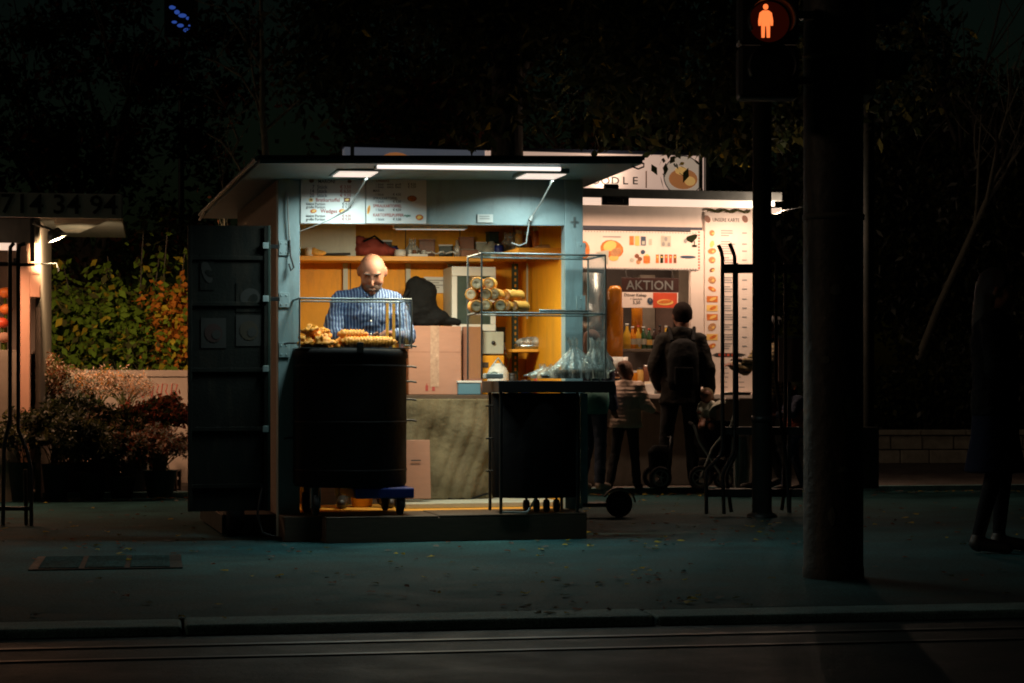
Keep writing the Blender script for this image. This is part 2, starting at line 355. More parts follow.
# inspection cover with loose setts in the left of the sidewalk
def gz(px, py): Y = CAMH*F/(py-CY); return Vector(((px-CX)/F*Y, Y, 0))
mh = thing('manhole_cover', 'worn rectangular cover with slotted ribs set in the dark sidewalk', 'manhole cover', gz(108, 563)+Vector((0, 0, .004)), R(10))
mb = MB(); mb.box(-.42, .42, -.45, .45, -.02, .004); mb.build('cover_frame', MATS['road_mat'], mh)
mb = MB()
for j in range(9):
    for i in range(3): mb.box(-.37+i*.25, -.15+i*.25, -.4+j*.09, -.35+j*.09, .0045, .011)
mb.build('cover_ribs', MATS['asphalt'], mh, bevel=.003)
# fallen leaves (countless litter)
def litter():
    rg = np.random.default_rng(5); pts = []
    for _ in range(1500):
        r = rg.random()
        if r < .40: a_, b_ = rg.uniform(-5, 9), 10.25-abs(rg.normal(0, .22))
        elif r < .52: a_, b_ = rg.uniform(-4, 9), rg.uniform(10.6, 17)
        elif r < .62: a_, b_ = rg.uniform(-5, 8), rg.uniform(.2, 4)
        else: a_, b_ = rg.uniform(-4, 8), 3+rg.gamma(2.2, 1.5)
        if b_ > 10.3 and b_ < 10.5: continue
        w = G.W(a_, b_, 0); pts.append((w.x, w.y, .056 if b_ > 10.5 else .006))
    for cx, cy, n in ((545, 552, 9), (655, 575, 16), (430, 596, 5), (600, 585, 8), (250, 580, 5), (280, 552, 6), (560, 610, 10), (700, 600, 12), (640, 545, 14), (760, 530, 14), (120, 552, 8), (380, 575, 8)):
        for _ in range(n):
            w = gz(cx+rg.normal(0, 26), cy+rg.normal(0, 4)); pts.append((w.x, w.y, .006))
    mb = MB()
    for p in pts:
        r = rg.uniform(.014, .034); t = rg.uniform(0, 2*PI); vs = []
        for k in range(6):
            q = t+k*PI/3; rr = r*(1, .62)[k % 2]*rg.uniform(.8, 1.2); vs.append((p[0]+rr*math.cos(q), p[1]+rr*math.sin(q), p[2]+rg.uniform(0, .012)))
        vs.append((p[0], p[1], p[2]+rg.uniform(.002, .014))); c = int(rg.integers(0, 4))
        mb.add(vs, [(k, (k+1) % 6, 6) for k in range(6)], c)
    tag(mb.build('fallen_leaves', [MATS[m] for m in ('leaf_rust', 'leaf_olive', 'leaf_yellow', 'bark')]), 'brown and yellow fallen leaves scattered over the pavement', 'leaves', kind='stuff')
litter()

# ================================================================ FRONT KIOSK
a1 = K.az(583, 400, 0)[0]; PW = .148
ki = thing('food_kiosk', 'pale blue snack kiosk with orange interior, open hatch, lit canopy and price boards', 'kiosk', (K.O.x, K.O.y, 0), K.th)
KT = K.T()
def kp(name, mb, m, parent=ki, bevel=.004): return mb.build(name, [MATS[x] for x in (m if isinstance(m, tuple) else (m,))], parent, bevel=bevel, T=KT)
def kz(px, py, b): return K.az(px, py, b)[1]
def ka(px, b): return K.az(px, 400, b)[0]
ZT = kz(430, 179, 0)+.03; ZH = kz(430, 224.5, 0); FL = .17; BW = 1.4; DEP = 2.5
mb = MB(); mb.box(.0, PW, 0, .1, .0, ZT); kp('corner_post', mb, 'teal_paint')
pr0 = ka(565, 0); mb = MB(); mb.box(pr0, a1, 0, .1, FL, ZT); kp('corner_post', mb, 'teal_paint')
mb = MB(); mb.box(PW, pr0, .012, .06, ZH, ZT); kp('fascia', mb, 'teal_paint')
mb = MB(); mb.box(0, .035, .102, DEP, .16, ZT+.02); kp('side_wall', mb, 'plywood', bevel=0)
mb = MB(); mb.box(.036, .05, .102, BW-.002, FL, ZT); kp('side_lining', mb, 'orange_wall', bevel=0)
mb = MB(); mb.box(a1-.035, a1, .102, DEP, .16, ZT+.02); kp('side_wall', mb, 'teal_paint', bevel=0)
mb = MB(); mb.box(a1-.05, a1-.036, .102, BW-.002, FL, ZT); kp('side_lining', mb, 'orange_wall', bevel=0)
mb = MB(); mb.box(.036, a1-.036, BW, BW+.03, FL, ZT)
for x in np.arange(.3, a1-.1, .42): mb.box(x, x+.006, BW-.004, BW-.001, FL, ZT, 1)
kp('back_wall', mb, ('orange_wall', 'dark_wood'), bevel=0)
mb = MB(); mb.box(.036, a1-.036, DEP-.03, DEP, .16, ZT+.02); kp('rear_wall', mb, 'grey_paint_dark', bevel=0)
# roof: canopy tapering down towards the back
cfl = K.az(258, 163, -.92); cfr = K.az(645, 165, -.92)
def roof(mb, t0, t1, mi=0, ins=0, bb=3.05):
    v = []
    for dz in (t0, t1):
        v += [(cfl[0]+ins, -.92+ins, cfl[1]+dz), (cfr[0]-ins, -.92+ins, cfl[1]+.03+dz), (cfr[0]-ins, bb-ins, 2.40+dz), (cfl[0]+ins, bb-ins, 2.41+dz)]
    mb.add(v, [(0,3,2,1),(4,5,6,7),(0,1,5,4),(1,2,6,5),(2,3,7,6),(3,0,4,7)], mi)
mb = MB(); roof(mb, 0, .022, 0, .012); rf = kp('roof', mb, 'roof_paint', bevel=0)
mb = MB(); roof(mb, .023, .05); kp('roof_sheet', mb, 'black_metal', rf, .003)
mb = MB(); 
zf = cfl[1]; mb.tube([(cfl[0]-.006, -.9, zf+.03), (cfl[0]-.006, 3.04, 2.44)], .016, 8); mb.tube([(cfl[0]-.006, 2.6, 2.43), (cfl[0]-.006, 3.04, 2.40)], .012, 8)
kp('edge_trim', mb, 'steel_dull', rf, 0)
# cable hook on the right canopy corner
mb = MB(); mb.tube([(cfr[0]-.03, -.9, zf+.04), (cfr[0]-.005, -.91, zf+.03), (cfr[0]-.005, -.91, zf+.01), (cfr[0]-.04, -.9, zf-.004), (cfr[0]-.08, -.88, zf+.015)], .006, 6); kp('cable', mb, 'black_plastic', ki, 0)
# ceiling filler between wall top and roof
mb = MB(); mb.box(.0, a1, .061, .1, ZT-.01, ZT+.05); kp('top_rail', mb, 'teal_paint', bevel=0)
# lamps under canopy
LAMPS = []
for (x0, x1) in ((333, 377), (520, 565)):
    b0, b1_ = -.60, -.30; A0 = ka(x0+7, b0); A1 = ka(x1+1, b0); z = kz(430, 172.5, b0)
    mb = MB(); mb.box(A0-.02, A1+.02, b0-.02, b1_+.02, z+.002, z+.045); o = kp('lamp_panel', mb, 'teal_paint')
    mb = MB(); mb.box(A0, A1, b0, b1_, z-.004, z+.001); kp('diffuser', mb, 'lamp_warm', o, 0)
    LAMPS.append(((A0+A1)/2, (b0+b1_)/2, z-.012, A1-A0, b1_-b0))
bs = -.80; A0 = ka(377, bs); A1 = ka(560, bs); zs = kz(460, 168, bs)
mb = MB(); mb.box(A0-.01, A1+.01, bs, bs+.06, zs-.012, zs+.055); o = kp('lamp_tube', mb, 'teal_paint')
mb = MB(); mb.tube([(A0, bs-.012, zs), (A1, bs-.012, zs)], .013, 10); kp('diffuser', mb, 'lamp_tube', o, 0)
STRIP = ((A0+A1)/2, bs, zs-.03, A1-A0, .05)
A0 = ka(393, .10); A1 = ka(467, .10); zt = kz(430, 227, .1)
mb = MB(); mb.box(A0, A1, .075, .115, zt-.014, zt+.02); o = kp('lamp_tube', mb, 'white_plastic')
mb = MB(); mb.box(A0+.02, A1-.02, .08, .11, zt-.02, zt-.0145); kp('diffuser', mb, 'lamp_dim', o, 0)
TUBE = ((A0+A1)/2, .095, zt-.03, A1-A0, .04)
# hinge plates on posts
for py in (248, 300, 350):
    z = kz(270, py, 0); mb = MB(); mb.box(.005, .075, -.012, -.002, z-.05, z+.05)
    for q in (-.03, .03): mb.sph((.02, -.013, z+q), .006, 6); mb.sph((.055, -.013, z+q), .006, 6)
    kp('hinge', mb, 'teal_paint', bevel=.002)
for py in (250, 303):
    z = kz(575, py, 0); mb = MB(); mb.box(a1-.05, a1+.015, -.012, -.002, z-.05, z+.05)
    for q in (-.03, .03): mb.sph((a1-.02, -.013, z+q), .006, 6)
    kp('hinge', mb, 'teal_paint', bevel=.002)
z = kz(575, 222, 0); mb = MB(); mb.box(pr0+.06, pr0+.075, -.006, -.001, z-.035, z+.035); mb.box(pr0+.04, pr0+.095, -.006, -.001, z-.006, z+.006); kp('latch', mb, 'steel_dull', bevel=0)
mb = MB(); zc = kz(290, 340, 0)
mb.tube([(.06, -.02, kz(285, 193, 0)), (.065, -.025, kz(285, 215, 0)), (.075, -.02, kz(285, 240, 0))], .006, 6); kp('cable', mb, 'cable_grey', bevel=0)
mb = MB(); mb.tube([(.075, -.02, kz(285, 240, 0)), (.08, -.03, kz(285, 256, 0)), (.10, -.05, kz(285, 268, 0)), (.08, -.05, kz(285, 271, 0)), (.07, -.03, kz(285, 264, 0))], .006, 6); kp('cable', mb, 'black_plastic', bevel=0)
# white power cables from the lamps
l0 = LAMPS[0]; l1 = LAMPS[1]
mb = MB(); mb.tube([(l0[0]+.10, -.32, l0[2]), (l0[0]+.08, -.1, l0[2]-.07), (l0[0]+.02, -.02, l0[2]-.18), (l0[0]-.12, -.012, l0[2]-.26), (l0[0]-.3, -.012, l0[2]-.33)], [.007, .007, .006, .003, .002], 6); kp('cable', mb, 'cable_grey', bevel=0)
mb = MB(); mb.tube([(l1[0]+.12, -.32, l1[2]), (l1[0]+.10, -.1, l1[2]-.12), (l1[0]+.05, -.02, l1[2]-.22), (l1[0]+.03, -.02, l1[2]-.26)], .007, 6)
mb.tube([(l1[0]+.05, -.02, l1[2]-.22), (l1[0]+.035, -.025, l1[2]-.25)], .016, 6)
mb.tube([(l1[0]+.03, -.02, l1[2]-.26), (l1[0]+.01, -.02, l1[2]-.40), (l1[0]-.04, -.02, l1[2]-.42), (l1[0]-.09, .0, l1[2]-.40)], .005, 6); kp('cable', mb, 'cable_grey', bevel=0)
# small notice on the fascia
A, z = K.az(485, 218.5, .01); mb = MB(); mb.box(A-.055, A+.055, .001, .0115, z-.028, z+.028)
for q in (.012, -.004): mb.box(A-.04, A+.03, -.002, .0005, z+q, z+q+.004, 1)
kp('notice', mb, ('white_plastic', 'ink_grey'), bevel=0)

# ---- price boards
def board(x0, x1, y0, y1, name='price_board'):
    A0, zt_ = K.az(x0, y0, 0); A1 = ka(x1, 0); zb = K.az(x0, y1, 0)[1]
    mb = MB(); mb.box(A0, A1, -.012, .009, zb, zt_); o = kp(name, mb, 'white_board', bevel=.002); return o, A0, A1, zb, zt_
YB = -.0145
def TX(mb, s, px, py, h, mi, A0, align='LEFT', sx=.92):           # text by photo pixel on the board plane
    A, z = K.az(px, py, -.014); mb.text(s, A, z, h/148.0*1.42, YB, mi, align, sx)
INK = ('ink_blue', 'ink_red', 'ink_black', 'print_orange', 'print_yellow', 'print_brown', 'ink_green')
o, A0, A1, zb, zt_ = board(300.5, 365, 177, 223.5)
o['label'] = 'price board with blue lines for pieces and two orange wedge pictures'
mb = MB()
TX(mb, 'MARONI', 318, 183, 3.4, 2, A0)
for s, py in (('  7  Stück', 188.5), ('14  Stück', 192.7), ('20  Stück', 197)): TX(mb, s, 309.5, py, 3.6, 0, A0)
for s, py in (('€ 3,50', 188.5), ('€ 6,50', 192.7), ('€ 9,00', 197)): TX(mb, s, 351, py, 3.2, 1, A0, 'RIGHT')
TX(mb, 'Bratkartoffel', 315.5, 201.6, 3.7, 1, A0)
TX(mb, 'Wedges', 320.5, 212.8, 3.9, 1, A0)
for s, p, py in (('kleine Portion', '€ 4,00', 205), ('große Portion', '€ 5,50', 208.2), ('kleine Portion', '€ 4,00', 217), ('große Portion', '€ 5,50', 220.4)):
    TX(mb, s, 306, py, 2.6, 2, A0); TX(mb, p, 351, py, 2.6, 1 if py > 215 else 2, A0, 'RIGHT')
def BD(mb, px, py, rx, rz, mi, rot=0, y=YB): A, z = K.az(px, py, -.014); mb.disc((A, y, z), rx/148, rz/148, 14, mi, rot)
BD(mb, 311.5, 180.8, 2.5, 2, 5); BD(mb, 349.5, 181.3, 2.2, 1.8, 5); BD(mb, 311, 200, 2.2, 2, 4); BD(mb, 311.2, 199.8, 1.2, 1, 5, 0, YB-.001)
A, z = K.az(347, 199.8, -.014); mb.rect(A-.022, A+.022, z-.015, z+.015, YB, 5); BD(mb, 347, 199.8, 2, 1.1, 4, .2, YB-.001)
for px in (313.5, 342): BD(mb, px, 211, 3.3, 2.1, 3, .1); BD(mb, px+.3, 211, 2, 1.1, 4, .5, YB-.001)
mb.build('lettering', [MATS[x] for x in INK], o, T=KT)
o, A0, A1, zb, zt_ = board(366, 426, 177, 223.5)
o['label'] = 'price board with red headings, round potato pancake pictures and a skewer'
mb = MB()
TX(mb, 'UNSERE', 376, 182, 3, 1, A0)
for s, py, c, h in (('1 Stück', 185.3, 0, 2.3), ('1 Stück', 188, 0, 2.3), ('MAIS', 192, 2, 2.6), ('1 Stück', 195.6, 0, 2.3), ('SPIRALKARTOFFEL', 199.4, 2, 2.5), ('1 Stück', 202.7, 0, 2.3), ('SPIRALKARTOFFEL', 207.2, 1, 2.9), ('1 Stück', 211, 0, 2.4), ('KARTOFFELPUFFER', 216.4, 1, 3.0), ('1 Stück', 220.4, 0, 2.4)):
    TX(mb, s, 375.5 if py in (185.3, 188, 195.6, 202.7, 211, 220.4) else 373, py, h, c, A0, sx=.86)
for s, px, py in (('€ 4,50', 416, 185.3), ('€ 5,50', 416, 188), ('€ 4,50', 401, 195.6), ('€ 5,50', 401, 202.7), ('€ 4,50', 401, 211), ('€ 3,50', 401, 220.4)): TX(mb, s, px, py, 2.4, 2, A0, 'RIGHT')
TX(mb, 'extra  groß', 387, 185.3, 2.4, 2, A0); TX(mb, 'extra  klein', 387, 188, 2.4, 2, A0); TX(mb, 'vegan', 403.5, 216.4, 2.5, 6, A0)
BD(mb, 412, 198.5, 5, 3, 5); BD(mb, 412, 198.5, 4.2, 2.4, 3, 0, YB-.001); BD(mb, 419.5, 217.3, 4, 2.9, 3); BD(mb, 419.2, 217.3, 2.4, 1.6, 4, .3, YB-.001)
A, z = K.az(368.6, 209.6, -.014); mb.disc((A, YB, z), .011, .032, 12, 4, -.2); mb.disc((A, YB-.001, z), .006, .026, 12, 3, -.2)
mb.build('lettering', [MATS[x] for x in INK], o, T=KT)

# ---- opened shutter door standing out to the left of the post
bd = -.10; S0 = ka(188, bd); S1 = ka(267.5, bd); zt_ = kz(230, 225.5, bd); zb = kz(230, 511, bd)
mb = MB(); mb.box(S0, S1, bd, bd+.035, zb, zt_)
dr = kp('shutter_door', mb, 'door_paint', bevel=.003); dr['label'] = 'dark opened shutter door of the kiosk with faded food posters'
mb = MB()
for py in (258, 304, 370, 429, 486): z = kz(230, py, bd); mb.box(S0+.002, S1-.002, bd-.014, bd-.001, z-.014, z+.014)
for x in (S0, S1-.025): mb.box(x, x+.025, bd-.02, bd-.015, zb, zt_)
kp('door_frame', mb, 'door_paint', dr, .003)
mb = MB(); mb.box(S1+.001, S1+.018, bd-.022, bd+.04, zb, zt_); kp('edge_profile', mb, 'dark_green_metal', dr, .002)
for py in (246, 299, 369, 429):
    z = kz(270, py, bd); mb = MB(); mb.box(S1-.035, S1+.004, bd-.034, bd-.022, z-.02, z+.022); kp('door_latch', mb, 'teal_paint', dr, .003)
for py in (246.5, 299):
    z = kz(270, py, bd); mb = MB(); mb.box(S1+.019, -.001, bd+.005, bd+.02, z-.014, z+.014); kp('hinge_strap', mb, 'black_metal', dr, .002)
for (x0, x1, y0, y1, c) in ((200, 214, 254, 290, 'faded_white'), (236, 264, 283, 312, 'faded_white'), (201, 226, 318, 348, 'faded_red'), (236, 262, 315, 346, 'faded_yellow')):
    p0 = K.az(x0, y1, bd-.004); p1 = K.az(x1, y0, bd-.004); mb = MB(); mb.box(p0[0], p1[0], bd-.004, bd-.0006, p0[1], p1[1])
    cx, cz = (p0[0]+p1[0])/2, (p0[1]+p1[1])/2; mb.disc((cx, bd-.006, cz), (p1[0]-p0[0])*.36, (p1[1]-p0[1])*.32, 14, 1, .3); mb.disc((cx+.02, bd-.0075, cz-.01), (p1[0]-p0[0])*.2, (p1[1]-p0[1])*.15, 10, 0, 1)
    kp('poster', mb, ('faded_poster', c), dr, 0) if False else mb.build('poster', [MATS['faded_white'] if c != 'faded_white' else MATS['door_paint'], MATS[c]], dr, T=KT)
# wheel and chassis under the side
mb = MB(); mb.box(-.35, .1, .25, 1.9, .02, .15); kp('chassis', mb, 'black_metal')
mb = MB(); M = Matrix.Rotation(PI/2, 3, 'Y'); mb.lathe([(0, -.06), (.13, -.06), (.16, -.04), (.16, .04), (.13, .06), (0, .06)], (-.26, .35, .16), 24, 0, M); kp('wheel', mb, 'rubber', bevel=0)
mb = MB(); mb.tube([(S1-.03, bd+.06, .55), (S1-.01, bd+.03, .42), (S1-.05, bd-.03, .3), (S1-.07, bd-.03, .18), (S1-.04, bd-.05, .05), (S1+.1, bd-.1, .01)], .009, 6); kp('cable', mb, 'black_plastic', bevel=0)
# platform and plinth
pb0 = ka(326, -.5); pb1 = ka(587, -.5)
mb = MB(); mb.box(pb0, pb1, -.5, .06, .0, FL-.012)
mb.box(pb0, pb0+.75, -.5, .06, FL-.0115, FL); mb.box(pb0+.755, pb1, -.5, .06, FL-.0115, FL+.003)
pf = kp('platform', mb, 'dark_wood', bevel=.005)
mb = MB(); mb.box(.002, pb0-.004, -.32, -.014, .0, .165); kp('plinth_box', mb, 'dark_wood', bevel=.005)
mb = MB(); mb.box(.036, a1-.036, .062, BW-.002, .1, FL); kp('kiosk_floor', mb, 'orange_wood', bevel=0)
# inner counter and shelf
bc = .88; zcn = kz(440, 395, bc); L0 = ka(395, bc)
mb = MB(); mb.box(.3, a1-.052, bc, BW-.003, zcn-.03, zcn); ct = kp('counter', mb, 'dark_wood')
mb = MB(); mb.box(.32, a1-.06, bc+.06, BW-.004, FL, zcn-.031); kp('counter_front', mb, 'dark_wood', ct, 0)
mb = MB(); mb.box(ka(403, .3), a1-.06, .30, bc+.06, FL+.001, FL+.035); kp('counter_plinth', mb, 'cream_panel', ct, .004)
bsf = 1.08; zs1 = kz(430, 256.3, bsf); zs0 = kz(430, 261, bsf)
mb = MB(); mb.box(.052, a1-.38, bsf, BW-.005, zs0, zs1)
sh = kp('wall_shelf', mb, 'orange_wood', bevel=.003)
mb = MB(); zz = .016; mb.box(a1-.379, a1-.055, .35, BW-.005, zs0+zz, zs1+zz); kp('side_shelf', mb, 'orange_wood', bevel=.003)
for px in (347, 410, 452): A = ka(px, 1.3); mb = MB(); mb.box(A-.018, A+.018, BW-.03, BW-.006, kz(400, 300, 1.38), zs0-.002); kp('shelf_bracket', mb, 'cream_panel', sh, .002)
for px, b_ in ((515, 1.32), (543, 1.32)):
    A = ka(px, b_); mb = MB(); mb.box(A-.022, A+.022, b_-.01, b_+.02, zcn, zs0-.002)
    for z in np.arange(zcn+.04, zs0-.04, .045): mb.box(A-.006, A+.006, b_-.0125, b_-.011, z, z+.022, 1)
    kp('rack_post', mb, ('dark_green_metal', 'orange_wall'), bevel=0)
A = ka(508, 1.15); mb = MB(); zr = kz(535, 349, 1.0); mb.box(A, a1-.056, 1.0, 1.30, zr-.022, zr); kp('rack_shelf', mb, 'orange_wood', bevel=.003)
for px in (527, 535, 557): A = ka(px, 1.2); mb = MB(); mb.box(A-.006, A+.006, 1.19, 1.2, zs0-.42, zs0-.003); kp('hanging_strip', mb, 'cream_panel', bevel=0)
mb = MB(); mb.box(.052, ka(355, 1.2), 1.16, BW-.006, zs1+.001, ZT-.05); kp('wall_cupboard', mb, 'cream_panel', bevel=.004)
# ================================================================ THINGS IN AND AROUND THE FRONT KIOSK
def kth(name, label, cat, px, zloc, b, group=None, rot=0, fr=None):
    fr = fr or K; A = fr.az(px, 400, b)[0]; return thing(name, label, cat, fr.W(A, b, zloc), fr.th+rot, group)
def pw(n, b, fr=None, px=430):           # n photo pixels -> metres at depth b
    fr = fr or K; d = Vector(((px-CX)/F, 1)); return n*(b+fr.O.dot(fr.v))/d.dot(fr.v)/F
# left roaster drum on a blue dolly -------------------------------------------------
bD = -.10; Rr = .385
t = kth('roaster_drum', 'big black cylindrical roaster drum on a blue wheeled base, in front of the vendor', 'roaster', 350, FL, bD)
zb, zt_ = kz(350, 488, bD-Rr)-FL, kz(350, 348, bD-Rr)-FL
mb = MB(); mb.lathe([(0, zb), (Rr-.015, zb), (Rr-.005, zb+.02), (Rr-.005, zt_-.06), (Rr+.004, zt_-.055), (Rr+.004, zt_-.02), (Rr-.01, zt_), (0, zt_)], n=56); mb.build('drum_body', MATS['black_vinyl'], t)
mb = MB()
for z in (zb+.1, zb+.42, zt_-.12): mb.lathe([(Rr-.004, z), (Rr-.001, z+.004), (Rr-.001, z+.012), (Rr-.004, z+.016)], n=56)
mb.build('drum_hoop', MATS['black_vinyl'], t)
for sx in (1, -1):
    for py in ((345, 366, 381, 399, 420) if sx > 0 else (343, 437)):
        z = kz(350, py, bD)-FL; mb = MB(); mb.tube([(sx*(Rr-.02), -.03, z), (sx*(Rr+.03), -.03, z), (sx*(Rr+.065), -.03, z-.006)], .007, 6); mb.build('latch_rod', MATS['black_metal'], t)
mb = MB(); mb.box(-.02, .025, -Rr-.02, -Rr+.0, zt_-.03, zt_+.04); mb.build('latch', MATS['black_metal'], t, bevel=.003)
mb = MB(); mb.box(-.02, .375, -.34, .3, zb-.075, zb-.004); mb.build('dolly', MATS['deep_blue'], t, bevel=.012)
for x, y in ((-.27, -.24), (.29, -.27), (.28, .22), (-.27, .22)):
    mb = MB(); M = Matrix.Rotation(PI/2, 3, 'Y'); mb.lathe([(0, -.02), (.06, -.02), (.07, -.012), (.07, .012), (.06, .02), (0, .02)], (x, y, .072), 20, 0, M); o = mb.build('caster_wheel', MATS['rubber'], t)
    mb = MB(); mb.box(x-.032, x-.026, y-.03, y+.03, .05, zb-.005); mb.box(x+.026, x+.032, y-.03, y+.03, .05, zb-.005); mb.tube([(x-.035, y, .072), (x+.035, y, .072)], .008, 8); mb.build('caster_fork', MATS['steel_dull'], o)
# glass showcase with fried snacks on top of the drum
zD = FL+zt_
t = kth('glass_showcase', 'low glass display box of fried snacks standing on the black drum', 'showcase', 350.5, zD+.001, bD)
Hc = kz(350, 299, bD-.2)-zD; w = pw(112, bD-.2)/2
def glasscase(t, w, y0, y1, h, shelves=(), top=True, bars='frame_steel', r=.006):
    mb = MB(); g = .004
    mb.box(-w, w, y0, y0+g, .006, h-.008); mb.build('front_pane', MATS['pane'], t)
    for s in (-1, 1): mb = MB(); mb.box(min(s*w, s*(w-g)), max(s*w, s*(w-g)), y0+.006, y1-.006, .006, h-.008); mb.build('side_pane', MATS['pane'], t)
    if top: mb = MB(); mb.box(-w+.005, w-.005, y0+.005, y1-.005, h-.007, h-.003); mb.build('top_pane', MATS['pane'], t)
    mb = MB()
    for x in (-w, w):
        for y in (y0, y1): mb.tube([(x, y, 0), (x, y, h)], r, 6)
    for z in (h,)+tuple(shelves):
        for y in (y0, y1): mb.tube([(-w, y, z), (w, y, z)], r*1.1, 6)
        for x in (-w, w): mb.tube([(x, y0, z), (x, y1, z)], r*1.1, 6)
    mb.build('case_frame', MATS[bars], t)
    for z in shelves: mb = MB(); mb.box(-w+.006, w-.006, y0+.006, y1-.006, z-.005, z+.001); mb.build('glass_shelf', MATS['pane'], t)
glasscase(t, w, -.22, .2, Hc)
mb = MB(); mb.box(-w, w, -.225, .205, 0.0, .006); mb.build('tray', MATS['steel'], t)
for x in (w-.10, w-.055): mb = MB(); mb.box(x, x+.018, .17, .19, .007, Hc-.01); mb.build('corner_strip', MATS['orange_wood'], t)
def ribbed(name, label, root_loc, rot, L_, r, tilt=0, group=None, m='fried', pitch=.021):
    prof = []; n = int(L_/pitch)
    for i in range(n+1):
        z = -L_/2+i*pitch; k = .35+.65*min(1, min(i, n-i)/1.5+.25)
        prof += [(r*.72*k, z), (r*1.02*k, z+pitch*.35), (r*k, z+pitch*.55)]
    prof = [(0, -L_/2)]+prof+[(0, L_/2+pitch)]
    mb = MB(); M = Matrix.Rotation(PI/2, 3, 'Y'); mb.lathe(prof, (0, 0, r), 14, 0, M, .07)
    o = mb.build(name, MATS[m], None, root_loc, rot); tag(o, label, 'fried snack', group); return o
zI = zD+.008
for i, (px, b_, zo, rr, L_) in enumerate(((368, -.22, 0, .038, .37), (362, -.13, 0, .040, .36), (352, -.18, .058, .033, .2))):
    A = ka(px, b_); ribbed('potato_spiral', ('ribbed fried potato spiral at the front of the low glass box', 'ribbed fried potato spiral behind the front one in the low glass box', 'short potato spiral lying on top of the two long ones')[i], K.W(A, b_, zI+zo), K.th+R((3, -2, 8)[i]), L_, rr, 0, 'potato spirals in the low glass box')
def blob(name, label, cat, loc, r, m, seed, sq=.6, group=None, amp=.35, fold=0):
    rg = random.Random(seed); mb = MB(); n = 22; m_ = 14; vs = []; ph = [rg.uniform(0, 6) for _ in range(6)]
    for i in range(m_+1):
        a_ = PI*i/m_
        for k in range(n):
            th = 2*PI*k/n; q = 1+amp*(.4*math.sin(3*th+ph[0]+2*a_)+.3*math.sin(5*a_+ph[1]+th)+.3*math.sin(7*th+ph[2]-3*a_))+amp*.25*rg.uniform(-1, 1)
            vs.append((r[0]*q*math.sin(a_)*math.cos(th), r[1]*q*math.sin(a_)*math.sin(th), max(-r[2]*.8, r[2]*q*math.cos(a_))+r[2]*.8))
    mb.add(vs, [(i*n+k, (i+1)*n+k, (i+1)*n+(k+1) % n, i*n+(k+1) % n) for i in range(m_) for k in range(n)], 0, True)
    return tag(mb.build(name, MATS[m], None, loc, K.th), label, cat, group)
for i, (px, b_, zo, r_) in enumerate(((307, -.2, 0, .055), (322, -.24, 0, .06), (316, -.1, 0, .065), (312, -.18, .075, .055), (324, -.14, .07, .045), (334, -.2, 0, .035))):
    A = ka(px, b_); blob('fried_dough', ('curled fried potato piece at the left end of the low glass box', 'curled fried potato piece at the front of the heap', 'curled fried potato piece at the back of the heap', 'curled fried potato piece on top of the heap, left', 'small curled fried potato piece on top of the heap, right', 'smallest fried piece beside the ribbed spirals')[i], 'fried snack', K.W(A, b_, zI+zo), (r_, r_, r_*.7), 'fried', 30+i, group='fried potato heap in the low glass box', amp=.6)
# right drum table -------------------------------------------------------------------
bT = -.27; xc = (487+608)/2
t = kth('drum_table', 'black wrapped drum with a wide flat black tabletop, under the tall glass case', 'drum table', xc, FL+.004, bT)
ztab = kz(xc, 380, -.5)-FL; zu = kz(xc, 392, -.5)-FL; hw = pw(121, -.5, px=xc)/2
mb = MB(); mb.box(-hw, hw, -.26, .23, zu, ztab); mb.build('tabletop', MATS['black_plastic'], t, bevel=.004)
cxo = -.085; rb = pw(90, bT, px=535)/2
mb = MB(); mb.lathe([(rb*.96, .10), (rb, .13), (rb, zu-.03), (rb*.98, zu-.002)], (cxo, 0, 0), 40, jit=.006, sq=(1, .8)); mb.lathe([(0, .10), (rb*.96, .10)], (cxo, 0, 0), 40, sq=(1, .8)); mb.build('drum_body', MATS['black_vinyl'], t)
for z in (.28, .5, .72, .93): mb = MB(); mb.tube([(cxo-rb+.02, -.02, z), (cxo-rb-.045, -.02, z-.004)], .006, 6); mb.build('latch_rod', MATS['black_metal'], t)
for x, y in ((-hw+.02, -.24), (hw-.25, -.2), (-hw+.05, .2), (hw-.25, .2)):
    mb = MB(); mb.tube([(x, y, .0), (x, y, zu)], .011, 6); mb.build('leg', MATS['black_metal'], t)
mb = MB(); mb.tube([(-hw+.02, -.24, .012), (-hw+.2, -.24, .008), (-hw+.24, -.2, .05), (-hw+.27, -.23, .12)], .008, 6); mb.build('brace', MATS['steel_dull'], t)
mb = MB(); mb.box(hw-.17, hw-.12, .0, .02, .05, zu-.002); mb.build('support_bar', MATS['teal_paint'], t)
for j, x in enumerate((-.16, -.09, -.02, .05)):
    mb = MB(); M = Matrix.Rotation(PI/2, 3, 'Y'); mb.lathe([(0, -.015), (.04, -.015), (.045, 0), (.04, .015), (0, .015)], (x-.02, -.12, .046), 16, 0, M); mb.tube([(x-.02, -.12, .046), (x-.02, -.12, .11)], .008, 6); mb.build('caster_wheel', MATS['rubber'], t)
# tall glass case
zC = FL+.004+ztab+.001
t = kth('glass_case', 'tall two level glass display case with steel edges on the black table', 'showcase', (480+608)/2, zC, -.49)
w = pw(128, -.49, px=544)/2; Hc = kz(544, 253, -.49)-zC; zsh = kz(544, 312.5, -.49)-zC
glasscase(t, w, 0, .42, Hc, (zsh,))
mb = MB(); mb.box(-w, w, 0, .42, Hc+.007, Hc+.012); mb.build('top_pane', MATS['pane'], t)
